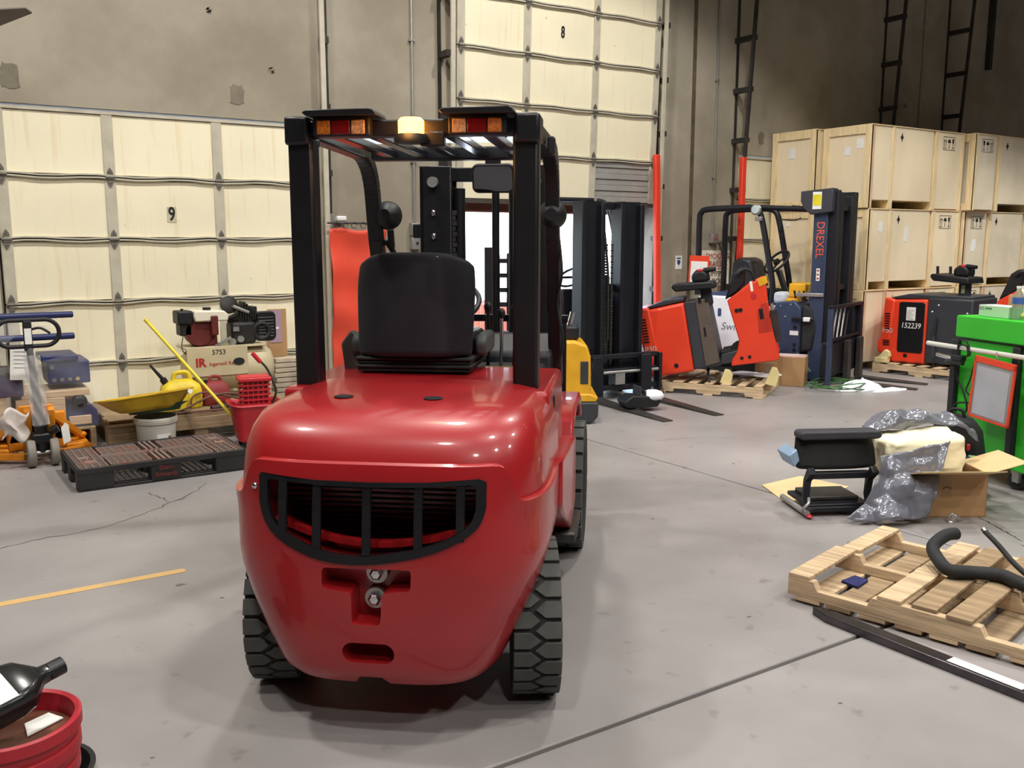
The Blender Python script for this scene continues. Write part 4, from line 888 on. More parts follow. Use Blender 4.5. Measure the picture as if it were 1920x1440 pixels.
# ================================================================ RIGHT SIDE
# --- plywood crates
ply = mat('crate plywood', (230, 215, 184), .75, 0, .08, 2.2, stretch=(1, 1, .4), bump=.05, bscale=30); ply2 = mat('greyed crate plywood', (218, 207, 184), .78, 0, .1, 2.5, bump=.05, bscale=30)
batt = mat('crate batten', (228, 206, 162), .75, 0, .14, 4, stretch=(10, 10, 1)); battd = mat('rosy crate batten', (206, 172, 142), .75, 0, .16, 4, stretch=(10, 10, 1))
def marks(parent, x, z, y, flip=False):
    """handling marks: frame, two arrows, umbrella, glass"""
    b = B(); w, h, k = .26, .17, .006
    def fr(x0, x1, z0, z1): b.box(x0, x1, -.001, 0, z0, z1)
    fr(-w / 2, w / 2, -h / 2, -h / 2 + k); fr(-w / 2, w / 2, h / 2 - k, h / 2); fr(-w / 2, -w / 2 + k, -h / 2, h / 2); fr(w / 2 - k, w / 2, -h / 2, h / 2)
    s = -1 if flip else 1
    for q in (-.1, -.07): fr(s * q - .004, s * q + .004, -.045, .03); b.prism([(s * q - .013, .025), (s * q + .013, .025), (s * q, .055)], 0, .001, XZ)
    fr(min(s * -.115, s * -.055), max(s * -.115, s * -.055), -.065, -.057)
    b.prism([(.035 * math.cos(R(a)) - .0, .01 + .045 * math.sin(R(a))) for a in range(0, 181, 20)], 0, .001, XZ); fr(-.004, .004, -.055, .01); fr(-.018, .004, -.058, -.05)
    q = s * .085; b.prism([(q - .022, .06), (q + .022, .06), (q + .016, .01), (q, -.005), (q - .016, .01)], 0, .001, XZ); fr(q - .004, q + .004, -.05, 0); fr(q - .02, q + .02, -.06, -.05)
    return b.build('handling_marks', ink, parent, loc=(x, y, z))
def crate(label, loc, rz, L, Wd, H, cells, ends=True, m=ply, seed=0, papers=()):
    """cells: list of (x0, x1, mark, open_below) along the long side"""
    random.seed(seed + 50); t = thing('plywood_crate', label, 'crate', loc, rz, 'plywood crates stacked against the back wall')
    fz = .10
    B().box(.03, L - .03, .03, Wd - .03, fz, H - .012).build('box', m, t)
    for (x0, x1, mk, opn) in cells:
        z0 = fz if opn else .015
        B().box(x0, x1, .006, .03, z0, H - .012).build('side_panel', m, t, bev=.003)
        if mk == 's' or mk == 'sf': marks(t, (x0 + x1) / 2, H - .15, .005, mk == 'sf')
        if mk == 'd': B().prism([(0, .06), (.014, .02), (.035, 0), (.014, -.02), (0, -.06), (-.014, -.02), (-.035, 0), (-.014, .02)], 0, .001, T((x0 + (x1 - x0) * .2, .005, H - .13)) @ XZ).build('diamond_mark', ink, t)
        if not opn: B().box(x0, x1, .03, Wd - .03, .0, fz).build('skid', battd, t)
    xs = sorted({0.0} | {round(c[0] - .035, 3) for c in cells[1:]} | {L - .07})
    for x in xs:
        B().box(x, x + .07, 0, .03, .0, H - .004).build('batten', random.choice((batt, battd, batt)), t, bev=.004)
        B().box(x, x + .07, .03, Wd - .03, 0, fz).build('skid', batt, t)
    B().box(-.006, L + .006, -.006, Wd + .006, H - .012, H).build('lid', batt, t, bev=.003)
    if ends:
        B().box(.008, .03, .05, Wd - .05, .06, H - .06).build('end_panel', m, t)
        for y0, y1 in ((0, .085), (Wd - .085, Wd)): B().box(-.012, .03, y0, y1, 0, H - .01).build('end_batten', batt, t, bev=.004)
        B().box(-.012, .03, .085, Wd - .085, H - .11, H - .012).build('end_batten', batt, t, bev=.004); B().box(-.012, .03, .085, Wd - .085, 0, .08).build('end_batten', batt, t, bev=.004)
    for (face, a, z, w, h) in papers:
        if face == 'e': o = B().box(.004, .0065, a - w / 2, a + w / 2, z - h / 2, z + h / 2).build('shipping_paper', paper, t)
        else: o = B().prism([(a - w / 2, z - h / 2), (a + w * .2, z - h * .55), (a + w / 2, z - h * .2), (a + w * .4, z + h / 2), (a - w * .35, z + h * .45)], 0, .002, T((0, .0055, 0)) @ XZ).build('torn_paper', paper, t)
    return t
KX, KY, CR, CH = 9.86, 7.22, 0.0, 1.005
cx, cy = math.cos(CR), math.sin(CR)
def cw_(x, y): return (KX + cx * x - cy * y, KY + cy * x + cx * y)
A_ = [(.07, .40, '', True), (.44, 1.26, 'd', True), (1.34, 1.88, 's', False)]; B_ = [(.07, .52, 'sf', False), (.60, 1.45, 'd', True), (1.5, 1.9, '', True)]; B2 = [(.07, .52, 's', False), (.60, 1.45, 'd', True), (1.5, 1.9, '', True)]
tier = ('bottom', 'middle', 'top')
for k in range(3):
    z = k * CH; j = (.0, .02, -.01)[k]
    p = cw_(j, 0); crate(f'{tier[k]} plywood crate at the corner of the stack beside the mast', (p[0], p[1], z), CR, 1.95, .70, CH - .004, A_, True, ply, k, [('e', .34, .7, .09, .11), ('e', .16, .78, .10, .12)] if k == 2 else [('f', .25, .78, .09, .12), ('f', .78, .70, .09, .2)] if k == 1 else ())
    p = cw_(2.0 + j, -.12 if k == 2 else -.03); crate(f'{tier[k]} plywood crate of the stack behind the green tool cart', (p[0], p[1], z), CR, 1.95, .70, CH - .004, B_ if k == 2 else B2, True, ply2, 10 + k, [('f', .25, .55, .12, .16)] if k == 1 else ([('f', 1.36, .82, .1, .1)] if k == 2 else ()))
    p = cw_(-.13 + j, .718); crate(f'{tier[k]} plywood crate nearest the wall behind the truck cage', (p[0], p[1], z), CR, 1.95, .70, CH - .004, A_, True, ply, 20 + k, [('e', .38, .72, .10, .13)] if k == 2 else ([('e', .42, .82, .06, .06)] if k == 1 else ()))
random.seed(11)
# --- tow tractors
tred = mat('tractor red paint', (222, 62, 34), .4, 0, .06, 4, coat=.2); tgrey = mat('tractor grey plastic', (52, 54, 60), .5, 0, .12, 6); tbrown = mat('dusty grey panel', (92, 80, 72), .5, 0, .12, 6)
def tractor(label, loc, rz, tilt, big):
    t = thing('tow_tractor', label, 'tow tractor', loc, 0); t.rotation_euler = (RZ(math.degrees(rz)) @ RY(tilt)).to_euler()
    hw = .55 if big else .50; Wd = .74 if big else .64; hh = .80 if big else .76
    # front hood
    B().prism([(.02, .0), (hw, .0), (hw, hh - .02), (.10, hh - .04), (.05, hh - .08), (.0, hh * .5)], -Wd, 0, XZ).build('drive_hood', tred, t, bev=.03, seg=3)
    B().prism([(.0, .10), (-.035, .12), (-.035, .25), (.0, .29), (.03, hh * .98), (.12, hh - .03), (.16, hh - .04), (.11, .10)] if big else [(.06, .0), (.02, .12), (.01, .25), (-.05, hh * .93), (-.03, hh - .03), (.02, hh - .005), (.13, hh - .02), (.17, .0)], -Wd - .012, .012, XZ).build('front_cowl', tred, t, bev=.02)
    B().prism([(.04, hh - .06), (.12, hh - .005), (.3, hh + .035), (hw + (.5 if big else 0), hh + .03), (hw + (.5 if big else 0), hh - .01), (.12, hh - .03)], -Wd + .04, -.04, XZ).build('top_cover', tgrey, t, bev=.015)
    for k in range(7 if big else 9): B().box(.02 if not big else .05, .08 if not big else .11, -.018, -.011, hh * .5 + k * .03, hh * .5 + .014 + k * .03).build('vent_slot', black, t)
    text('P50' if big else 'P30', .085, mat('silver lettering', (206, 196, 186), .4, .3), t, (.09 if big else .08, -.0145, .38 if big else .30), (R(90), 0, 0), bold=.001)
    B().cyl((.32, .0, .09), (.32, -.006, .09), .024, n=16).build('tow_hole', black, t, smooth=40)
    for z in (.2, .225, .25) if big else (): B().box(.04, .12, -.018, -.011, z, z + .014).build('vent_slot', black, t)
    if big:
        o = B().prism(rrect(.31, .61, .03, 4, .37, .435), 0, .012, T((0, .002, 0)) @ XZ).build('side_window', black, t, bev=.004)
        q = B().box(.31, .42, -.014, -.0125, .52, .68).build('data_sheet', paper, t)
        for k in range(7): B().box(.32, .40 - .02 * (k % 3), -.0155, -.014, .53 + k * .018, .536 + k * .018).build('print', MATS['grey print'], q)
        text('152239', .095, paper, t, (.37, -.0145, .455), (R(90), 0, 0), sx=.85, shear=.15)
        B().box(hw, hw + .52, .0, Wd, .02, hh).build('battery_box', tgrey, t, bev=.02); x1 = hw + .52
        for x, z in ((hw + .13, .72), (hw + .06, .64), (hw + .46, .64)): B().ball((x, -.002, z), (.012, .006, .01), 8).build('fastener', white, t)
    else:
        B().prism([(hw, .02), (hw + .28, .02), (hw + .24, hh - .03), (hw, hh - .02)], -Wd + .03, .0, XZ).build('back_panel', tgrey, t, bev=.012); x1 = hw + .28
        B().prism([(hw + .12, .04), (hw + .275, .06), (hw + .245, hh - .02), (hw + .12, hh - .015)], -.0, .012, XZ).build('brown_cover', tbrown, t, bev=.004)
        B().box(hw + .16, hw + .18, -.016, -.011, .35, .45).build('latch', black, t)
        for x in (hw + .15, hw + .22): B().box(x, x + .03, -.02, .04, hh - .05, hh + .005).build('clip', black, t)
    # tiller and tray
    H2 = hh if big else hh - .10
    cxm = x1 - (.22 if big else .06)
    B().bar((cxm, Wd * .4, hh - .1), (cxm, Wd * .4, H2 + .26), .12, .1, (0, 1, 0)).build('tiller_column', tgrey, t, bev=.015)
    B().prism([(cxm - .30, .20), (cxm + .12, .17), (cxm + .10, .245), (cxm - .02, .255), (cxm - .32, .285), (cxm - .34, .25)], -Wd * .75, -Wd * .12, T((0, 0, H2)) @ XZ).build('tray', plastic, t, bev=.015)
    B().prism([(cxm - .12, .25), (cxm + .06, .245), (cxm + .06, .33), (cxm + .02, .385), (cxm - .06, .39), (cxm - .13, .34)], -Wd * .58, -Wd * .3, T((0, 0, H2)) @ XZ).build('tiller_head', plastic, t, bev=.035, seg=3)
    B().tube([(cxm + .02, Wd * .35, H2 + .37), (cxm + .14, Wd * .3, H2 + .365)], [.03, .022], 12).build('tiller_grip', plastic, t, smooth=50)
    B().ball((cxm - .02, Wd * .32, H2 + .375), (.03, .02, .02), 10).build('stop_button', redplast, t, smooth=60)
    if big:
        for s in (0, .15): B().tube([(cxm - .30 + s, Wd * .3, H2 + .28), (cxm - .305 + s, Wd * .3, H2 + .37)], .018, 8).build('cup_post', plastic, t, smooth=50)
        B().box(cxm - .02, cxm + .02, Wd * .4 - .056, Wd * .4 - .05, hh + .06, hh + .15).build('battery_label', mat('green white label', (200, 210, 150), .6), t)
    # platform and rear plates
    B().prism([(x1 - .02, .03), (x1 + .34, .03), (x1 + .34, .12), (x1 + .2, .155), (x1 + .02, .14)], -Wd + .02, -.02, XZ).build('platform', tgrey, t, bev=.012)
    B().box(x1 + .02, x1 + .30, .03, Wd - .1, .15, .162).build('foot_mat', rubber, t)
    px = x1 + (.19 if big else .10); K = 1.0 if big else .86
    PR = [(.0, .0), (.02, .08), (.08, .16), (.12, .30), (.08, .62), (.06, .80), (.30, .95), (.44, 1.0), (.455, .92), (.45, .62), (.47, .30), (.50, .02), (.46, -.01)]
    for y in (.0, Wd - .07): B().prism([(px + a, b * K) for a, b in PR], -y - .07, -y, XZ).build('side_plate', tred, t, bev=.012)
    B().prism([(px + .30, .10), (px + .46, .10), (px + .44, .70 * K), (px + .36, .70 * K), (px + .31, .6 * K)], -Wd + .07, -.07, XZ).build('rear_body', tred, t, bev=.01)
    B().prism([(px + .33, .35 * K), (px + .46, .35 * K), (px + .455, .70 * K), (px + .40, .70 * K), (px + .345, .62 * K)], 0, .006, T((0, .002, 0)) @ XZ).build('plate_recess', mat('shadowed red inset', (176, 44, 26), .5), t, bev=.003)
    for x, z in ((px + .14, .66 * K), (px + .18, .66 * K)): B().cyl((x, .0, z), (x, -.006, z), .022, n=14).build('hole', black, t, smooth=40)
    B().cyl((px + .33, .0, .80 * K), (px + .33, -.006, .80 * K), .03, n=14).build('red_knob', redplast, t, smooth=40)
    for x in (px + .12, px + .20): B().cyl((x, .0, .07), (x, -.006, .07), .018, n=14).build('hole', black, t, smooth=40)
    B().box(px + .36, px + .40, -.008, -.001, .44, .55).build('switch', black, t, bev=.003)
    B().box(px + .31, px + .335, -.004, -.001, .86 * K, .98 * K).build('white_sticker', paper, t)
    o = B().prism([(px + .40, .90 * K), (px + .49, .93 * K), (px + .48, 1.02 * K), (px + .39, .99 * K)], 0, .004, T((0, -.001, 0)) @ XZ).build('warning_sticker', yellow, t)
    if big: text('R', .07, ink, o, (px + .43, -.0065, .955), (R(90), 0, 0))
    B().prism([(px + .03, .80 * K), (px + .10, .98 * K), (px + .14, 1.10 * K), (px + .22, 1.16 * K), (px + .30, 1.15 * K), (px + .26, .95 * K), (px + .17, .86 * K)], -Wd + .1, -.1, XZ).build('back_cushion', mat('black cushion', (24, 24, 28), .5, 0, .15, 8), t, bev=.03, seg=3)
    B().tube(smooth_path([(px + .20, .08, 1.08 * K), (px + .28, .06, 1.13 * K), (px + .34, .08, 1.08 * K), (px + .36, .08, .96 * K)], 5), .014, 8).build('grab_rail', plastic, t, smooth=60)
    for z in (.2, .42): B().box(px + .44, px + .52, .22, .5, z, z + .05).build('coupling_plate', darksteel, t, bev=.005)
    B().cyl((px + .49, .36, .16), (px + .49, .36, .56), .018, n=10).build('coupling_pin', steel, t, smooth=40); B().box(px + .46, px + .54, .2, .22, .16, .5).build('coupling_side', darksteel, t)
    for x in (.2, 1.0): B().lathe([(0, -.04), (.11, -.04), (.12, 0), (.11, .04), (0, .04)], 20, T((x, .15, .125)) @ RX(90)).build('wheel', rubber, t, smooth=40)
    return t
pallet('new_pallet', 'pale new pallet strapped under the leaning red tractor', (6.60, 7.34, 0), R(-58), 1.12, 1.04, .13, 7)
tractor('red P30 tow tractor tilted on a new pallet near the doorway', (6.53, 7.40, .15), R(-49), -10.5, False)
pallet('new_pallet', 'pale pallet under the upright red tractor beside the crates', (9.90, 7.06, 0), R(-84), 1.22, 1.0, .13, 7)
tractor('red P50 tow tractor with white number 152239 on its side', (9.99, 7.03, .14), R(-80), 0, True)
blk = mat('fresh cut wood', (222, 206, 150), .75, 0, .1, 4)
for x, y, z, h, rz, lab, ry in ((7.02, 6.83, .13, .15, -50, 'pale wedge block under the hood of the tilted tractor', 8), (7.36, 6.52, .13, .19, -50, 'pale upright wedge block at the near pallet corner', 12), (9.905, 7.0, .19, .13, -80, 'pale slanted wedge block beside the upright tractor hood', 28)):
    o = B().prism([(0, 0), (.12, 0), (.12, h * .7), (.08, h), (.03, h)], -.07, 0, RY(ry) @ XZ).build('wedge_block', blk, None, bev=.004, loc=(x, y, z), rot=(0, 0, R(rz))); tag(o, lab, 'wood block')
o = B().box(0, .16, 0, .08, 0, .06).build('wedge_block', blk, None, bev=.004, loc=(9.895, 7.03, .13), rot=(0, 0, R(-84))); tag(o, 'flat pale block on the pallet end below the slanted wedge', 'wood block')
o = B().box(0, .1, 0, .12, 0, .14).build('wedge_block', wood2, None, bev=.004, loc=(7.80, 6.92, .13), rot=(0, 0, R(-49))); tag(o, 'grey wood block lifting the rear of the tilted tractor', 'wood block')
o = B().grid(lambda u, v: (.5 * u + .02 * math.sin(v * 6), .38 * v, .012 * (1 + math.sin(u * 7 + v * 5))), 10, 8).build('packing_sheet', paper, None, smooth=80, loc=(7.4, 6.9, .135), rot=(0, 0, R(-20))); o.modifiers.new('s', 'SOLIDIFY').thickness = .004; tag(o, 'white packing sheet on the new pallet under the tractor', 'sheet')
def strap(pts, lab):
    b = B()
    for i in range(len(pts) - 1): b.bar(pts[i], pts[i + 1], .026, .004, (0, 0, 1))
    tag(b.build('strap', rubber), lab, 'strap')
strap([(6.93, 6.88, .02), (6.94, 6.89, .12), (7.0, 6.98, .22), (7.08, 7.06, .34)], 'black strap over the middle of the near pallet edge')
strap([(6.58, 7.20, .0), (6.55, 7.24, .2), (6.52, 7.27, .42)], 'thin black strap hanging at the pallet corner by the fork carriage')
strap([(10.0, 6.28, .0), (9.99, 6.32, .25), (10.05, 6.36, .5), (10.08, 6.36, .72)], 'black strap hanging down the side of the upright tractor')
# --- side-loading truck with mast
dx = thing('mast_truck', 'white and black lift truck with tall mast and roll cage before the crates', 'lift truck', (8.60, 6.93, 0), R(-70))
dblu = mat('blue grey mast steel', (60, 72, 98), .45, .3, .14, 5); dwh = mat('white truck paint', (238, 240, 244), .4, 0, .04, 5); dnav = mat('navy paint', (60, 78, 116), .45, 0, .1, 5); dkm = mat('mast black', (26, 27, 34), .45, .1, .15, 6)
B().box(-.06, .10, .0, .03, .02, 2.0).build('mast_rail', dblu, dx, bev=.006); B().box(.0, .2, .03, .12, .02, 2.17).build('mast_rail', dkm, dx, bev=.006)
B().box(.0, .2, .62, .74, .02, 2.17).build('mast_rail', dkm, dx, bev=.006); B().box(.04, .2, .52, .60, .02, 2.12).build('mast_rail', dkm, dx, bev=.006); B().box(.16, .2, .15, .24, .02, 2.15).build('mast_rail', dkm, dx, bev=.006)
B().prism([(-.16, 1.97), (-.2, 2.05), (-.2, 2.16), (.16, 2.19), (.16, 1.93), (-.08, 1.9)], -.14, .06, XZ).build('mast_head_plate', mat('charcoal paint', (58, 58, 66), .5, 0, .1, 6), dx, bev=.008)
o = B().box(-.06, .04, -.064, -.061, 1.96, 2.15).build('head_label', paper, dx); B().box(-.055, .035, -.066, -.064, 2.0, 2.12).build('label_block', mat('yellow label', (214, 200, 40), .6), o)
text('DREXEL', .125, mat('orange outline letters', (224, 92, 62), .6), dx, (.02, -.0015, 1.62), (R(90), R(90), 0), sx=.92)
o = B().box(.0, .04, -.004, -.001, 1.16, 1.30).build('small_label', paper, dx)
for k in range(3): B().box(.008, .032, -.005, -.004, 1.175 + k * .045, 1.195 + k * .045).build('label_print', redink, o)
for z in (1.95, 1.05, .45): B().box(.02, .18, .1, .66, z, z + .06).build('mast_cross', dkm, dx, bev=.005)
B().cyl((.1, .36, .2), (.1, .36, 1.0), .045, n=16).build('lift_cylinder', dkm, dx, smooth=40); B().cyl((.1, .36, 1.0), (.1, .36, 1.1), .06, n=16).build('cylinder_head', dkm, dx, smooth=40)
B().cyl((.12, .43, .3), (.12, .43, 1.0), .016, n=10).build('chrome_rod', chrome, dx, smooth=40)
B().box(-.22, .1, -.03, .0, .98, 1.02).build('mast_clamp', steel, dx, bev=.006); B().box(-.24, .02, -.08, -.05, .70, .74).build('lever_bar', black, dx, bev=.01); B().box(-.1, -.02, -.09, -.04, .695, .745).build('lever_tape', white, dx, bev=.01)
# swing carriage and backrest
cg = bpy.data.objects.new('fork_carriage', None); COL.objects.link(cg); cg.parent = dx
for y in (-.44, .60): B().box(.30, .35, y, y + .06, .02, .90).build('backrest_post', dkm if y > 0 else dblu, cg, bev=.006)
B().box(.30, .35, -.44, .66, .87, .91).build('backrest_rail', dkm, cg, bev=.006); B().box(.31, .34, -.4, .62, .52, .55).build('backrest_rail', dkm, cg, bev=.006)
for k in range(4): B().bar((.32, -.3 + k * .14, .55), (.32, -.2 + k * .14, .87), .016, .016).build('backrest_brace', steel if k < 3 else dkm, cg)
B().box(.22, .32, -.38, .6, .12, .5).build('carriage_block', dkm, cg, bev=.015); B().box(.2, .3, .5, .72, .45, .9).build('swing_bracket', dkm, cg, bev=.02)
for y in (.05, .5): B().prism([(.34, .0), (1.12, .0), (1.14, .012), (.40, .045), (.39, .5), (.34, .5)], -y - .11, -y, XZ).build('fork', darksteel, cg, bev=.004)
# body
B().prism([(-1.48, .28), (-.52, .28), (-.52, .62), (-.57, .84), (-.8, .94), (-1.42, .96), (-1.5, .88)], -.70, .0, XZ).build('rear_body', dwh, dx, bev=.03, seg=3)
B().box(-1.42, -.5, -.012, .0, .20, .29).build('lower_stripe', dnav, dx, bev=.004); B().box(-1.35, -.5, .02, .66, .06, .22).build('chassis', black, dx, bev=.02)
B().prism([(-1.34, .955), (-.82, .945), (-.58, .85), (-.58, .875), (-.8, .975), (-1.34, .985)], -.68, -.02, XZ).build('top_trim', dnav, dx, bev=.004)
text('SwingMast', .13, mat('grey lettering', (120, 124, 132), .6), dx, (-.86, -.0015, .58), (R(90), 0, 0), shear=.2)
for x in (-1.16, -.80): B().prism(rrect(.045, .1, .018, 4, x, .75), 0, .004, T((0, 0, 0)) @ XZ).build('latch', dnav, dx)
B().box(-.70, -.698, -.003, 0, .3, .55).build('panel_line', MATS['grey lettering'], dx)
B().prism([(-.50, .30), (-.14, .30), (-.14, .84), (-.22, .93), (-.44, .90), (-.50, .75)], -.6, .04, XZ).build('front_cowl', dblu, dx, bev=.02)
B().prism([(-.15, .32), (.0, .36), (.03, .6), (-.02, .84), (-.14, .9)], -.55, .02, XZ).build('hose_cover', rubber, dx, bev=.03)
for z in (.42, .62, .36): B().cyl((-.2, -.041, z), (-.2, -.048, z), .02, n=12).build('bolt_hole', black, dx, smooth=40)
for x, z in ((-.38, .86), (-.32, .74), (-.26, .88)): B().ball((x, -.044, z), (.012, .008, .012), 8).build('bolt', chrome, dx, smooth=60)
B().box(-.26, -.16, -.046, -.04, .53, .58).build('plate', paper, dx)
B().prism([(-.45, .10), (.0, .10), (.05, .3), (-.45, .32)], -.7, -.05, XZ).build('axle_housing', black, dx, bev=.02); B().cyl((-.2, .0, .16), (-.2, .12, .16), .15, n=22).build('front_wheel', rubber, dx, smooth=40); B().cyl((-1.1, .02, .16), (-1.1, .14, .16), .16, n=22).build('rear_wheel', rubber, dx, smooth=40)
B().bar((-.16, -.05, .32), (.0, -.06, .12), .03, .03).build('link_rod', steel, dx)
# cage
def bent(pts, r, name, m=dkm): return B().tube(smooth_path(pts, 6), r, 10).build(name, m, dx, smooth=60)
bent([(-1.50, .08, .95), (-1.50, .08, 1.5), (-1.50, .08, 1.86), (-1.48, .08, 1.95), (-1.38, .08, 1.99), (-.9, .08, 2.0), (-.86, .08, 2.0), (-.76, .08, 1.97), (-.70, .08, 1.85), (-.60, .08, 1.4), (-.54, .08, 1.1), (-.54, .08, .9)], .036, 'cage_tube')
bent([(-1.40, .62, .95), (-1.40, .62, 1.5), (-1.40, .62, 1.86), (-1.38, .62, 1.95), (-1.28, .62, 1.99), (-.9, .62, 2.0), (-.86, .62, 2.0), (-.76, .62, 1.97), (-.70, .62, 1.85), (-.60, .62, 1.4), (-.54, .62, 1.1), (-.54, .62, .9)], .036, 'cage_tube')
for y in (.08, .62): B().cyl((-.75, y, 2.0), (-.02, y, 1.96), .03, n=10).build('roof_rail', dkm, dx, smooth=40)
for k in range(6): B().cyl((-1.3 + k * .24, .08, 2.0), (-1.3 + k * .24, .62, 2.0), .016, n=8).build('roof_bar', dkm, dx, smooth=40)
o = B().lathe([(0, -.04), (.05, -.03), (.065, .01), (.055, .025), (0, .03)], 20, T((-.75, .02, 1.97)) @ RX(90)).build('work_lamp', steel, dx, smooth=40); B().lathe([(0, 0), (.05, 0), (.045, .01), (0, .014)], 20, T((-.75, -.01, 1.97)) @ RX(90)).build('lens', mat('lamp lens', (190, 205, 205), .15, 0, .05, 8), o, smooth=40)
B().box(-.76, -.68, .0, .06, 1.84, 1.89).build('lamp_clamp', steel, dx, bev=.005); bent([(-.5, .05, 1.86), (-.3, .04, 1.84), (-.22, .04, 1.87)], .006, 'wire')
# seat, wheel, controls
B().prism([(-1.0, .95), (-.72, .95), (-.66, 1.08), (-.74, 1.38), (-.86, 1.42), (-.98, 1.36)], -.58, -.18, T((-.12, 0, 0)) @ XZ).build('seat_back', seatm, dx, bev=.04, seg=3); B().box(-1.05, -.6, .16, .58, .92, 1.04).build('seat_cushion', seatm, dx, bev=.03)
B().bar((-.44, .36, .9), (-.58, .36, 1.26), .07, .06).build('steering_column', black, dx, bev=.01)
sw = bpy.data.objects.new('steering_wheel', None); COL.objects.link(sw); sw.parent = dx; sw.location = (-.60, .34, 1.36); sw.rotation_euler = (R(38), R(-32), 0)
B().tube([(.17 * math.cos(6.2832 * k / 28), .17 * math.sin(6.2832 * k / 28), 0) for k in range(28)], .016, 8, True).build('wheel_rim', plastic, sw, smooth=60)
for k in range(3): B().bar((0, 0, -.02), (.16 * math.cos(R(120 * k)), .16 * math.sin(R(120 * k)), 0), .025, .012).build('wheel_spoke', plastic, sw)
B().lathe([(0, -.03), (.045, -.02), (.04, .02), (0, .025)], 14).build('wheel_hub', plastic, sw, smooth=40)
B().box(-.36, -.16, .12, .5, .95, 1.12).build('control_box', yellow, dx, bev=.02); B().box(-.5, -.34, .0, .2, .88, 1.02).build('cloth_bundle', mat('pale rag', (198, 204, 214), .8, 0, .12, 10, bump=.4), dx, bev=.04); B().box(-.46, -.2, .02, .3, .62, .95).build('yellow_tray', yellow, dx, bev=.015)
for k in range(4): B().tube([(-.24 + k * .05, .06, .92), (-.26 + k * .055, .04, 1.04)], .012, 6).build('control_lever', steel if k % 2 else black, dx)
o = B().box(-.12, .12, -.004, 0, -.17, .17).build('document_pouch', orange, None, loc=(8.12, 8.31, 1.26), rot=(0, R(2), R(-50))); tag(o, 'orange edged document pouch hanging at the rear of the cage', 'document pouch'); B().box(-.10, .10, -.007, -.004, -.16, .10).build('sheet', paper, o)
# --- boxes on the floor near the truck
t = thing('cardboard_box', 'brown cardboard box on the floor between pallet and mast', 'box', (8.20, 6.70, 0), R(32)); B().box(0, .28, 0, .54, 0, .33).build('carton', cardb, t, bev=.006); B().box(.01, .27, .01, .53, .33, .336).build('top_flap', mat('pale cardboard', (206, 180, 172), .8, 0, .06, 5), t); B().box(-.001, .0, .24, .30, 0, .33).build('tape', mat('packing tape', (160, 126, 86), .4), t)
o = B().prism([(0, 0), (.22, .02), (.16, .13), (.02, .1)], 0, .012).build('cardboard_scrap', cardb, None, loc=(8.30, 6.52, 0)); tag(o, 'small brown cardboard scrap beside the box', 'cardboard')
for loc, lab, s in (((7.42, 8.10, 0), 'brown paper bag standing behind the red tractor hood', .3),):
    t = thing('paper_bag', lab, 'bag', loc); B().prism([(-.18, 0), (.18, 0), (.16, .70), (.1, .78), (-.02, .72), (-.13, .8), (-.19, .7)], -.2, 0, XZ).build('bag', mat('kraft paper', (176, 138, 100), .85, 0, .1, 5, bump=.4, bscale=9), t, bev=.01)
# --- green strap coil and plastic wrap
gs = mat('green strapping', (64, 110, 62), .5, 0, .1, 8)
t = thing('strapping_coil', 'loose coil of green strapping on the floor before the mast', 'strapping', (8.43, 6.44, 0))
for k in range(6):
    r1, r2 = .28 + .05 * (k % 3), .2 + .04 * (k % 2); B().tube([(.06 * math.sin(k * 2) + r1 * math.cos(a), .05 * math.cos(k * 3) + r2 * math.sin(a), .012 + .02 * (1 + math.sin(a * 2 + k)) + .008 * k) for a in [i / 28 * 6.2832 for i in range(28)]], .006, 6, True).build('loop', gs, t, smooth=60)
wrapm = mat('white plastic wrap', (226, 230, 240), .35, 0, .06, 8, bump=.6, bscale=14)
def heap(name, lab, cat, loc, rx, ry, h, m, seed, rz=0, n=18):
    rnd = random.Random(seed); A = [(rnd.uniform(1, 5), rnd.uniform(0, 6), rnd.uniform(.3, 1)) for _ in range(5)]
    def f(u, v):
        a = u * 6.2832; e = 1 + sum(.12 * c * math.sin(round(k_) * a + p) for k_, p, c in A[:3]); r_ = (1 - v)
        bump = sum(.18 * c * math.sin(k_ * 3 * u * 2 + p + v * 6) for k_, p, c in A)
        return (rx * r_ * e * math.cos(a), ry * r_ * e * math.sin(a), max(.002, h * (1 - r_ ** 2) * (1 + bump) + .002))
    o = B().grid(f, n * 2, 8, True).build(name, m, None, smooth=60, loc=loc, rot=(0, 0, rz)); return tag(o, lab, cat)
heap('plastic_wrap', 'white crumpled plastic wrap lying in the green strapping', 'plastic wrap', (8.58, 6.24, .0), .28, .12, .10, wrapm, 4, R(-20)); heap('plastic_wrap', 'flat strip of white plastic beside the green strapping', 'plastic wrap', (8.78, 6.02, 0), .26, .05, .03, wrapm, 9, R(-10))
heap('plastic_wrap', 'small scrap of foil by the cardboard carton', 'foil', (4.95, 2.93, 0), .065, .04, .03, mat('crumpled foil', (196, 196, 200), .25, .8, .1, 20, bump=.8, bscale=40), 6)
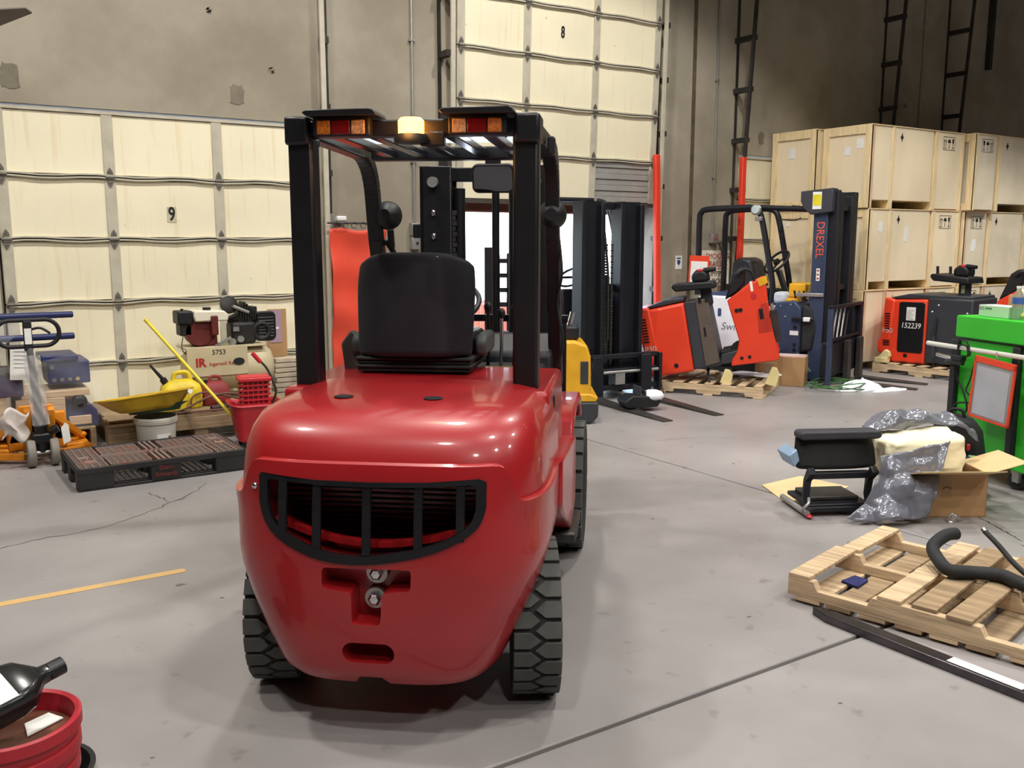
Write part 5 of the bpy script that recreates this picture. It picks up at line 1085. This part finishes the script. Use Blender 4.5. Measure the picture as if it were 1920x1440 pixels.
# --- black mast forklift in the doorway
bf = thing('mast_forklift', 'orange forklift with black mast and forks standing in the open doorway', 'forklift', (5.95, 7.17, 0), R(-4))
for a, c in ((-.40, -.12), (.07, .36)):
    B().box(a, a + .05, .12, .30, .06, 2.0).build('mast_channel', dkm, bf, bev=.005); B().box(a + .05, c, .20, .26, .06, 2.0).build('mast_web', dkm, bf); B().box(c - .05, c, .12, .28, .06, 1.97).build('inner_rail', dkm, bf, bev=.005)
for z in (1.92, 1.1, .3): B().box(-.38, .34, .26, .32, z, z + .07).build('mast_cross', dkm, bf, bev=.005)
for x in (-.07, .0): 
    b = B()
    for k in range(44): b.box(x - .012 - .004 * (k % 2), x + .012 + .004 * (k % 2), .17, .18, .35 + k * .028, .372 + k * .028)
    b.build('lift_chain', darksteel, bf)
B().cyl((-.035, .22, .1), (-.035, .22, 1.25), .035, n=14).build('lift_cylinder', dkm, bf, smooth=40); B().tube(smooth_path([(-.05, .16, .6), (-.06, .15, 1.2), (-.08, .16, 1.5), (-.1, .2, 1.85)], 5), .012, 8).build('hose', rubber, bf, smooth=60)
for z in (.10, .27, .42): B().box(-.52, .50, .03, .09, z, z + .05).build('carriage_bar', dkm, bf, bev=.006)
B().cyl((-.5, .0, .29), (.48, .0, .29), .016, n=10).build('side_shift_rod', steel, bf, smooth=40); B().box(-.06, .06, -.01, .05, .16, .30).build('shift_block', steel, bf, bev=.006)
for x0 in (-.36, .24): B().box(x0, x0 + .13, -.045, .0, .02, .46).build('fork_shank', dkm, bf, bev=.006); B().prism([(-.045, .0), (-1.16, .0), (-1.16, .01), (-.1, .045), (-.045, .06)], x0 + .01, x0 + .12, YZ).build('fork', darksteel, bf, bev=.003)
for x in (-.54, .5): B().box(x, x + .04, .0, .1, .06, .46).build('carriage_side', dkm, bf, bev=.006)
forg = mat('orange truck paint', (226, 84, 30), .45, 0, .08, 5)
B().box(-.45, .42, .45, 1.15, .25, .62).build('front_frame', dkm, bf, bev=.03); B().box(-.48, .45, 1.15, 2.25, .28, .92).build('engine_hood', forg, bf, bev=.06, seg=3); B().box(-.46, .43, 2.2, 2.55, .2, .85).build('counterweight', forg, bf, bev=.08, seg=3)
B().prism([(.45, .6), (.75, .6), (.62, 1.10), (.5, 1.12)], -.4, .37, YZ).build('dashboard', dkm, bf, bev=.02)
B().box(-.26, .22, 1.35, 1.6, .92, 1.05).build('seat_cushion', seatm, bf, bev=.03); B().box(-.26, .22, 1.6, 1.72, .95, 1.50).build('seat_back', seatm, bf, bev=.05, seg=3)
o = bpy.data.objects.new('steering_wheel', None); COL.objects.link(o); o.parent = bf; o.location = (-.05, .85, 1.22); o.rotation_euler = (R(-40), 0, 0); B().tube([(.16 * math.cos(6.2832 * k / 24), .16 * math.sin(6.2832 * k / 24), 0) for k in range(24)], .013, 8, True).build('wheel_rim', plastic, o, smooth=60); B().bar((-.15, 0, 0), (.15, 0, 0), .03, .01).build('wheel_spoke', plastic, o)
for x in (-.42, .38):
    for y in (.62, 2.0): o = B().lathe([(.0, -.08), (.2, -.08), (.27, -.06), (.28, 0), (.27, .06), (.2, .08), (0, .08)], 28, T((x, y, .28)) @ RY(90)).build('wheel', rubber, bf, smooth=40)
    B().tube(smooth_path([(x, .5, .62), (x, .62, 1.4), (x, .8, 1.95), (x, 1.0, 2.05)], 5), .025, 8).build('guard_post', dkm, bf, smooth=60)
B().cyl((-.3, .98, 2.05), (.3, .98, 2.05), .025, n=8).build('guard_bar', dkm, bf)
t = thing('packing_tray', 'black tray of wrapped parts lying across the near fork', 'tray', (5.72, 6.62, .04), R(-15)); B().prism([(-.14, 0), (.16, 0), (.20, .05), (.17, .10), (-.1, .12), (-.18, .06)], -.1, .1, XZ).build('tray_body', plastic, t, bev=.01)
for k in range(3): B().box(-.02 + .05 * k, .0 + .05 * k, -.08, .08, .08, .2 - .04 * k).build('fin', tgrey, t, bev=.004)
B().ball((.14, -.02, .1), (.12, .1, .06), 14).build('wrapped_part', wrapm, t, smooth=60)
# --- yellow stacker half hidden by the red forklift
ys = thing('stacker_truck', 'yellow pallet stacker with black bumper behind the red forklift', 'stacker', (4.93, 6.31, 0), R(-32.9))
B().prism([(-.50, .18), (-.01, .18), (-.02, .60), (-.05, .70), (-.16, .74), (-.48, .74)], -.62, -.02, XZ).build('chassis', yellow, ys, bev=.025, seg=3); B().prism([(-.50, .0), (-.02, .0), (.05, .06), (.055, .2), (-.5, .2)], -.66, .0, XZ).build('bumper', tgrey, ys, bev=.02)
B().box(-.30, -.06, .05, .08, .0, .01).build('skirt', black, ys); B().box(-.11, -.04, .012, .022, .36, .56).build('side_grille', tgrey, ys, bev=.004); B().prism([(-.5, .2), (.03, .2), (.05, .24), (-.02, .27), (-.5, .27)], -.64, -.005, XZ).build('ledge', yellow, ys, bev=.01)
B().box(-.27, -.12, .1, .4, .74, .86).build('control_head', plastic, ys, bev=.02); B().cyl((-.2, .2, .86), (-.17, .2, .98), .022, n=12).build('valve', chrome, ys, smooth=40); B().cyl((-.33, .15, .82), (-.33, .15, .93), .035, n=14).build('red_cap', mat('bright red cap', (214, 40, 70), .4), ys, smooth=40)
b = B()
for k in range(8): b.box(-.84, -.56, .3, .33, .5 + k * .13, .54 + k * .13)
for x in (-.84, -.74, -.65, -.56): b.box(x - .02, x + .02, .3, .33, .48, 1.48)
b.build('mast_screen', dkm, ys); B().box(-.76, -.58, .29, .34, 1.18, 1.50).build('screen_plate', dkm, ys, bev=.01)
for x in (-.92, -.5): B().box(x - .04, x + .04, .32, .42, .03, 1.55).build('mast_rail', dkm, ys, bev=.005)
B().box(-1.0, -.45, .1, .6, .04, .3).build('mast_base', dkm, ys, bev=.02)
# --- green tool cart
grn = mat('bright green paint', (52, 186, 44), .4, 0, .05, 4)
gc = thing('tool_cart', 'bright green tool cabinet on castors at the right edge', 'tool cabinet', (6.04, 3.62, 0), R(-107.5))
B().box(.0, 1.0, .0, .55, .16, .935).build('cabinet', grn, gc, bev=.006); B().box(-.02, 1.02, -.03, .57, .95, 1.10).build('lid', grn, gc, bev=.008); B().box(.0, 1.0, .01, .55, .935, .95).build('gap', black, gc)
for x in (-.02, .52): B().box(x - .03, x + .03, -.035, .02, .17, .935).build('corner_post', plastic, gc, bev=.01)
B().box(.0, 1.0, .0, .55, .13, .165).build('base_frame', grn, gc, bev=.006)
for x, y in ((.1, .08), (.54, .05), (.95, .08), (.1, .48), (.95, .48)):
    o = B().lathe([(0, -.018), (.055, -.018), (.062, 0), (.055, .018), (0, .018)], 24, T((x, y, .062)) @ RX(90) @ RY(25)).build('castor_wheel', rubber, gc, smooth=40); B().prism([(x - .035, .13), (x + .035, .13), (x + .03, .05), (x - .02, .05)], -y - .03, -y + .03, XZ).build('castor_fork', steel, o, bev=.004)
hb = B().cyl((-.20, -.10, .89), (1.1, -.10, .885), .016, n=14).build('push_bar', mat('bright tube', (226, 224, 220), .35, .4, .05, 6), gc, smooth=40)
B().tube([(-.10, -.10, .82), (.04, -.10, .81), (.08, -.1, .81)], [.014, .016, .022], 12).build('grease_gun_tube', chrome, gc, smooth=50); B().tube(smooth_path([(.0, -.03, .76), (.0, -.09, .775), (.03, -.11, .785), (.16, -.11, .79)], 5), .017, 10).build('bar_bracket', plastic, gc, smooth=60); B().box(.06, .16, -.13, -.08, .80, .84).build('trigger', plastic, gc, bev=.008)
for k in range(2): B().tube(smooth_path([(.10 + .02 * k, -.1, .82), (.12, -.12, .93 - .03 * k), (.19, -.12, .94 - .03 * k), (.22 - .02 * k, -.11, .86), (.18, -.1, .84)], 6), .006, 8).build('cable_loop', rubber, gc, smooth=60)
B().tube(smooth_path([(.04, -.05, .8), (.05, -.05, .68), (.12, -.05, .58), (.16, -.05, .47), (.1, -.05, .42), (.03, -.05, .45), (.07, -.05, .50), (.2, -.04, .52)], 6), .0065, 8).build('cable', rubber, gc, smooth=60); B().tube(smooth_path([(.2, -.05, .8), (.17, -.05, .68), (.14, -.05, .6), (.18, -.05, .57)], 6), .005, 8).build('cable', rubber, gc, smooth=60)
pc = thing('document_pouch', 'orange edged clear pouch with a paper sheet hanging on the green cart', 'document pouch', (0, 0, 0)); pc.matrix_world = T((6.04, 3.62, 0)) @ RZ(-107.5) @ T((.445, -.125, .655)) @ RY(4) @ Matrix.Diagonal((1.12, 1, 1, 1))
B().box(-.15, .15, .0, .004, -.21, .19).build('backing', mat('clear grey pouch', (150, 150, 152), .3, 0, .05, 6), pc); B().box(-.125, .12, -.003, .0, -.19, .13).build('sheet', mat('faded sheet', (178, 180, 190), .7, 0, .1, 5), pc)
for x0, x1, z0, z1 in ((-.155, -.14, -.215, .19), (.14, .155, -.215, .19), (-.155, .155, -.215, -.2), (-.155, .155, .155, .195)): B().box(x0, x1, -.005, .006, z0, z1).build('edge', orange, pc)
B().cyl((0, .02, .19), (0, -.0, .24), .006, n=8).build('hook', chrome, pc)
# things on the cart
def oncart(o, x, y, z, rz=0): o.matrix_world = T((6.04, 3.62, 0)) @ RZ(-107.5) @ T((x, y, z)) @ RZ(rz); return o
t = oncart(thing('glove_box', 'pale green and white glove carton on the green cart', 'carton'), .09, .05, 1.101, -2); B().box(0, .27, 0, .13, 0, .075).build('carton', mat('pale green carton', (178, 214, 176), .6, 0, .05, 6), t, bev=.003); B().box(.005, .05, -.001, 0, .045, .065).build('print', MATS['grey print'], t); B().box(.06, .12, -.001, 0, .05, .062).build('print', mat('green print', (90, 130, 100), .7), t); B().box(.0, .27, .0, .13, .075, .0765).build('white_top', paper, t)
t = oncart(thing('small_carton', 'brown cardboard carton standing behind the glove carton', 'carton'), .14, .24, 1.101, -4); B().box(0, .22, 0, .12, 0, .145).build('carton', cardb, t, bev=.003); B().box(.11, .13, -.001, .121, 0, .146).build('tape', mat('packing tape', (160, 126, 86), .4), t)
t = oncart(thing('light_bulb', 'round cream cap on top of the brown carton', 'cap'), .19, .29, 1.247); B().ball((0, 0, .015), (.028, .028, .022), 14).build('cap', mat('cream cap', (236, 226, 170), .5), t, smooth=60)
t = oncart(thing('water_bottle', 'clear water bottle with blue label on the green cart', 'bottle'), .40, .07, 1.101); B().lathe([(0, 0), (.03, 0), (.033, .01), (.032, .06), (.034, .065), (.034, .13), (.03, .155), (.014, .185), (.013, .2), (0, .2)], 24).build('bottle', mat('water clear plastic', (220, 228, 226), .08, 0, .03, 6, trans=.85, ior=1.2), t, smooth=50); B().lathe([(.0345, .10), (.0355, .10), (.0355, .14), (.0345, .14)], 24).build('label', mat('blue label', (60, 92, 170), .5), t, smooth=40); B().cyl((0, 0, .2), (0, 0, .215), .016, n=14).build('cap', white, t, smooth=40)
t = oncart(thing('work_gloves', 'pair of yellow and cream work gloves beside the bottle', 'gloves'), .50, .08, 1.101)
gl = mat('yellow leather', (226, 200, 110), .8, 0, .2, 12)
for k in range(4): B().tube(smooth_path([(.06, .02 * k, .03), (.0, .0 + .02 * k, .05 + .02 * k), (-.05 + .01 * k, -.02 + .02 * k, .02 + .035 * k)], 4), [.02] * 8 + [.012], 8).build('finger', gl, t, smooth=60)
B().ball((.06, .03, .05), (.06, .05, .045), 14).build('palm', gl, t, smooth=60)
# backpack
bk = thing('backpack', 'black backpack leaning against the green cart', 'backpack', (5.46, 3.27, 0), R(-66)); bkm = mat('black nylon', (20, 20, 24), .7, 0, .2, 14, bump=.2, bscale=120)
B().prism([(-.17, .02), (-.14, .0), (.14, .0), (.17, .02), (.175, .25), (.15, .40), (.09, .485), (0, .505), (-.09, .485), (-.15, .40), (-.175, .25)], -.18, .0, XZ).build('main_bag', bkm, bk, bev=.05, seg=3); B().prism([(-.13, .03), (.13, .03), (.14, .2), (.11, .27), (-.11, .27), (-.14, .2)], 0.0, .06, XZ).build('front_pocket', bkm, bk, bev=.03, seg=3)
B().tube(smooth_path([(-.04, .06, .49), (-.03, .05, .54), (.03, .05, .54), (.05, .06, .48)], 5), .01, 8).build('top_loop', bkm, bk, smooth=60); B().box(.09, .14, -.03, -.0, .17, .27).build('green_phial', mat('pale green bottle', (140, 190, 130), .3), bk, bev=.008); B().box(.08, .1, -.03, -.01, .3, .34).build('red_tag', redplast, bk, bev=.004)
# --- loose seat on the floor
fs_ = thing('operator_chair', 'black operator seat standing loose on the floor by the carton', 'seat', (4.47, 3.36, 0), R(-27))
def sb(u, v): a = (u - .5) * 2; return (a * (.255 - .03 * max(0, v - .5) * abs(a) ** 2), .0 + .05 * abs(a) ** 3 + .06 * v, .28 + .215 * v - .02 * v * abs(a) ** 4)
o = B().grid(sb, 20, 10).build('backrest', mat('black seat shell', (12, 12, 15), .55, 0, .2, 9, bump=.08, bscale=120), fs_, smooth=80); md = o.modifiers.new('s', 'SOLIDIFY'); md.thickness = .09; md.offset = -1; md = o.modifiers.new('b', 'BEVEL'); md.width = .03; md.segments = 3; md.limit_method = 'ANGLE'; md.angle_limit = R(50)
B().prism(rrect(.5, .05, .024, 4, 0, .48), -.11, .0, XZ).build('top_roll', mat('grey black vinyl', (52, 52, 58), .6, 0, .12, 10, bump=.2, bscale=120), fs_, bev=.015)
for s in (-1, 1): B().prism([(-.02 + q[0], q[1]) for q in [(.0, .30), (.05, .22), (.06, .12), (.03, .05), (-.02, .03), (-.02, .05), (.02, .07), (.035, .13), (.02, .21), (-.05, .27)]], s * .19 - .02, s * .19 + .02, YZ).build('side_frame', dkm, fs_, bev=.004)
B().box(-.19, .19, .0, .05, .22, .26).build('cross_plate', dkm, fs_, bev=.006); B().box(-.19, .19, -.02, .30, .05, .075).build('seat_base', dkm, fs_, bev=.006); B().box(-.2, .2, -.03, .0, .03, .06).build('front_rail', dkm, fs_, bev=.006); B().box(-.15, .15, .05, .28, .075, .1).build('suspension_plate', darksteel, fs_, bev=.006)
for s in (-1, 1): B().cyl((s * .21, -.05, .03), (s * .21, .32, .03), .018, n=10).build('slide_rail', steel if s < 0 else black, fs_, smooth=40)
B().prism([(-.31, .36), (-.26, .40), (-.24, .33), (-.27, .29)], -.2, -.02, XZ).build('armrest', mat('pale blue steel', (150, 176, 206), .4, .3), fs_, bev=.006); B().tube(smooth_path([(-.22, -.03, .03), (-.25, -.07, .06), (-.22, -.08, .10), (-.2, -.04, .12)], 5), .009, 8).build('lever', steel, fs_, smooth=60); B().ball((-.2, -.06, .015), (.02, .02, .012), 8).build('red_foot', redplast, fs_, smooth=60)
# carton with foam and grey film
cb = thing('open_carton', 'open cardboard carton with spread flaps beside the loose seat', 'box', (5.03, 3.10, 0), R(-32)); b = B()
b.box(-.24, .24, -.13, -.125, 0, .26); b.box(-.24, .24, .20, .205, 0, .26); b.box(-.24, -.235, -.13, .205, 0, .26); b.box(.235, .24, -.13, .205, 0, .26); b.box(-.24, .24, -.13, .205, 0, .006); b.build('carton', cardb, cb)
B().box(-.24, .24, -.002, .002, 0, .20, T((0, -.13, .26)) @ RX(72)).build('front_flap', mat('pale cardboard inner', (214, 186, 140), .8, 0, .06, 5), cb); B().box(-.002, .002, -.13, .2, 0, .24, T((.24, 0, .26)) @ RY(74)).build('side_flap', MATS['pale cardboard inner'], cb); B().box(-.03, .03, -.1315, -.13, .12, .26).build('tape', mat('packing tape', (160, 126, 86), .4), cb); B().tube(arc((0, -.133, .16), .025, 20, 160, 8), .002, 5).build('printed_mark', ink, cb)
def crumple(o, s, sc, seed): 
    tx = bpy.data.textures.new('crumple%d' % seed, 'VORONOI' if sc > .1 else 'CLOUDS'); tx.noise_scale = sc; m_ = o.modifiers.new('d', 'DISPLACE'); m_.texture = tx; m_.strength = s; m_.texture_coords = 'GLOBAL'; return o
foam = mat('cream foam', (238, 230, 196), .9, 0, .06, 5, bump=.2, bscale=40); gfilm = mat('grey plastic film', (118, 120, 130), .2, .2, .12, 5, bump=.35, bscale=11)
o = B().prism(rrect(.50, .30, .07, 4), .0, .24).build('foam_block', foam, None, bev=.04, seg=4, loc=(5.00, 3.22, .22), rot=(R(4), R(-4), R(-30))); o.modifiers.new('s', 'SUBSURF').levels = 2; o.modifiers['s'].render_levels = 2; crumple(o, .05, .09, 1); tag(o, 'cream foam block bulging out of the open carton', 'foam')
def sheet(name, lab, P, seed, th=.004, st=.07):
    """P: 3x3 control points"""
    def f(u, v):
        def q(a, b, c, t): return a * (1 - t) ** 2 + b * 2 * t * (1 - t) + c * t * t
        r_ = [q(*[Vector(x) for x in row], u) for row in P]; return q(*r_, v)
    o = B().grid(f, 36, 36).build(name, gfilm, None, smooth=40); crumple(o, st * 1.3, .16, seed); crumple(o, st * .5, .07, seed + 40); o.modifiers.new('t', 'SOLIDIFY').thickness = th; return tag(o, lab, 'plastic film')
sheet('plastic_film', 'crumpled grey plastic film heaped over the foam block', [[(4.72, 3.42, .38), (4.95, 3.55, .62), (5.32, 3.20, .46)], [(4.86, 3.36, .50), (5.05, 3.42, .76), (5.42, 3.12, .50)], [(5.0, 3.30, .46), (5.15, 3.2, .58), (5.36, 3.05, .40)]], 2, st=.09)
sheet('plastic_film', 'shiny grey plastic film spilling down onto the floor by the seat', [[(4.62, 3.22, .36), (4.80, 3.12, .40), (5.02, 3.03, .44)], [(4.60, 3.15, .20), (4.68, 3.04, .20), (4.86, 2.97, .24)], [(4.36, 3.22, .02), (4.50, 3.02, .05), (4.74, 2.95, .04)]], 3, st=.08)
o = B().prism([(4.60, 4.06), (5.0, 4.08), (5.05, 3.72), (4.62, 3.62), (4.42, 3.72)], .001, .007).build('cardboard_sheet', MATS['pale cardboard inner'], None); tag(o, 'flat pale cardboard sheet on the floor behind the loose seat', 'cardboard')
# --- broken pallet in the foreground
fp = thing('broken_pallet', 'upturned wooden pallet with missing boards in the right foreground', 'pallet', (3.19, 2.64, 0), R(-77))
Lp, Wp = 1.2, .98; NP = [(0, .03), (1.2, .03), (1.2, .115), (1.12, .115), (1.1, .075), (.83, .075), (.81, .115), (.38, .115), (.36, .075), (.14, .075), (.12, .115), (0, .115)]
for y in (.02, .5, .96): B().prism(NP, -y - .02, -y + .02, XZ).build('stringer', wood, fp, bev=.003)
for x, w, y0, y1, a in ((.0, .10, .0, .50, .02), (.012, .09, .51, .98, -.01), (.40, .10, 0, .98, .0), (.54, .10, 0, .98, .015), (.68, .10, 0, .98, -.01), (1.1, .1, 0, .98, 0)):
    o = B().box(x, x + w, y0, y1, .115, .132).build('top_board', wood if x < .5 else wood2, fp, bev=.003); o.rotation_euler = (0, 0, a)
for x in (.04, .18, .33, .48, .62, .76, .92, 1.06): B().box(x, x + .11, 0, .98, .012, .03).build('lower_board', random.choice((wood, wood, wood2)), fp, bev=.003)
for p in ((.02, .35), (.02, .8), (.5, .5)): B().box(p[0], p[0] + .05, p[1], p[1] + .03, 0, .012).build('foot', wood2, fp)
o = B().prism([(0, 0), (.12, .01), (.13, .08), (.02, .09)], .0, .012).build('blue_cloth', mat('dark blue cloth', (36, 40, 92), .8, 0, .3, 16, bump=.6, bscale=40), None, loc=(3.50, 2.50, .03), rot=(0, 0, R(10))); tag(o, 'dark blue cloth lying between the boards of the broken pallet', 'cloth')
t = thing('radiator_hose', 'thick bent black rubber hose lying on the broken pallet', 'hose', (0, 0, 0))
B().tube(smooth_path([(4.02, 2.36, .24), (3.95, 2.37, .24), (3.84, 2.36, .21), (3.76, 2.28, .185), (3.72, 2.20, .17), (3.80, 2.13, .165), (3.86, 2.05, .165), (3.84, 1.97, .165), (3.83, 1.90, .165), (3.86, 1.78, .165)], 6), .029, 14).build('hose_body', rubber, t, smooth=60)
B().tube([(3.833, 1.93, .165), (3.836, 1.90, .165)], .032, 14).build('clamp', darksteel, t, smooth=50)
t = thing('thin_hose', 'thin black hose sticking up beside the thick hose', 'hose', (0, 0, 0)); B().tube(smooth_path([(4.02, 2.22, .285), (3.99, 2.14, .25), (3.94, 2.03, .20), (3.90, 1.92, .17), (3.88, 1.80, .16)], 6), .012, 10).build('hose_body', rubber, t, smooth=60); B().tube([(4.02, 2.22, .285), (4.028, 2.236, .292)], .0135, 10).build('metal_tip', chrome, t, smooth=40)
# steel bar
sbm = mat('blackened steel bar', (84, 82, 84), .3, .8, .25, 9)
t = thing('fork_blade', 'long dark steel fork blade lying along the broken pallet', 'fork blade', (3.155, 2.47, 0), R(-88.5))
B().prism([(0, -.004), (.09, -.035), (1.4, -.035), (1.4, .035), (.09, .035), (0, .004)], .0, .036).build('blade', sbm, t, bev=.004); B().box(.62, .9, -.02, .03, .0361, .037).build('white_sticker', paper, t)
# --- red bucket with oil bottle
bk = thing('red_bucket', 'red ribbed plastic bucket in the lower left corner', 'bucket', (.115, 2.545, 0)); rb = mat('deep red plastic', (166, 34, 46), .42, 0, .12, 6)
B().lathe([(0, 0), (.125, 0), (.13, .01), (.143, .23), (.152, .235), (.152, .262), (.145, .266), (.147, .29), (.158, .295), (.158, .322), (.150, .326), (.152, .35), (.163, .355), (.163, .385), (.157, .39), (.146, .385), (.14, .3), (.12, .012), (0, .012)], 48).build('body', rb, bk, smooth=35)
B().lathe([(0, .33), (.14, .33), (.141, .335), (0, .335)], 40).build('oil_residue', mat('brown oil residue', (96, 58, 44), .35, 0, .35, 7), bk); B().prism([(.03, -.02), (.12, .03), (.09, .08), (.03, .05)], .338, .342).build('paper_scrap', paper, bk)
t = thing('oil_pan', 'black round pan on the floor behind the red bucket', 'pan', (.175, 2.86, 0)); B().lathe([(0, .0), (.13, .0), (.155, .05), (.165, .055), (.165, .06), (.15, .06), (.128, .01), (0, .01)], 40).build('pan', black, t, smooth=40)
bt = thing('oil_bottle', 'black plastic oil bottle lying on the red bucket', 'bottle', (.035, 2.505, .455)); bt.rotation_euler = (RZ(20) @ RY(-8) @ RX(22)).to_euler(); b = B()
sec = [(-.16, .055, .035), (-.15, .075, .042), (.085, .075, .042), (.12, .066, .04), (.15, .036, .03), (.165, .022, .022), (.19, .02, .02)]
vs = [(x, q[0], q[1]) for x, a, c in sec for q in rrect(2 * a, 2 * c, min(a, c) * .6, 4)]; n = 20
b.add(vs, [(i * n + k, i * n + (k + 1) % n, (i + 1) * n + (k + 1) % n, (i + 1) * n + k) for i in range(len(sec) - 1) for k in range(n)] + [tuple(range(n)), tuple(range(6 * n, 7 * n))]); b.build('body', mat('glossy black plastic', (28, 30, 30), .22, 0, .15, 8), bt, smooth=50)
B().tube([(.185, 0, 0), (.225, 0, 0)], .0235, 18).build('neck', black, bt, smooth=40); B().box(-.155, .08, -.06, .06, .0415, .0435).build('label', paper, bt)
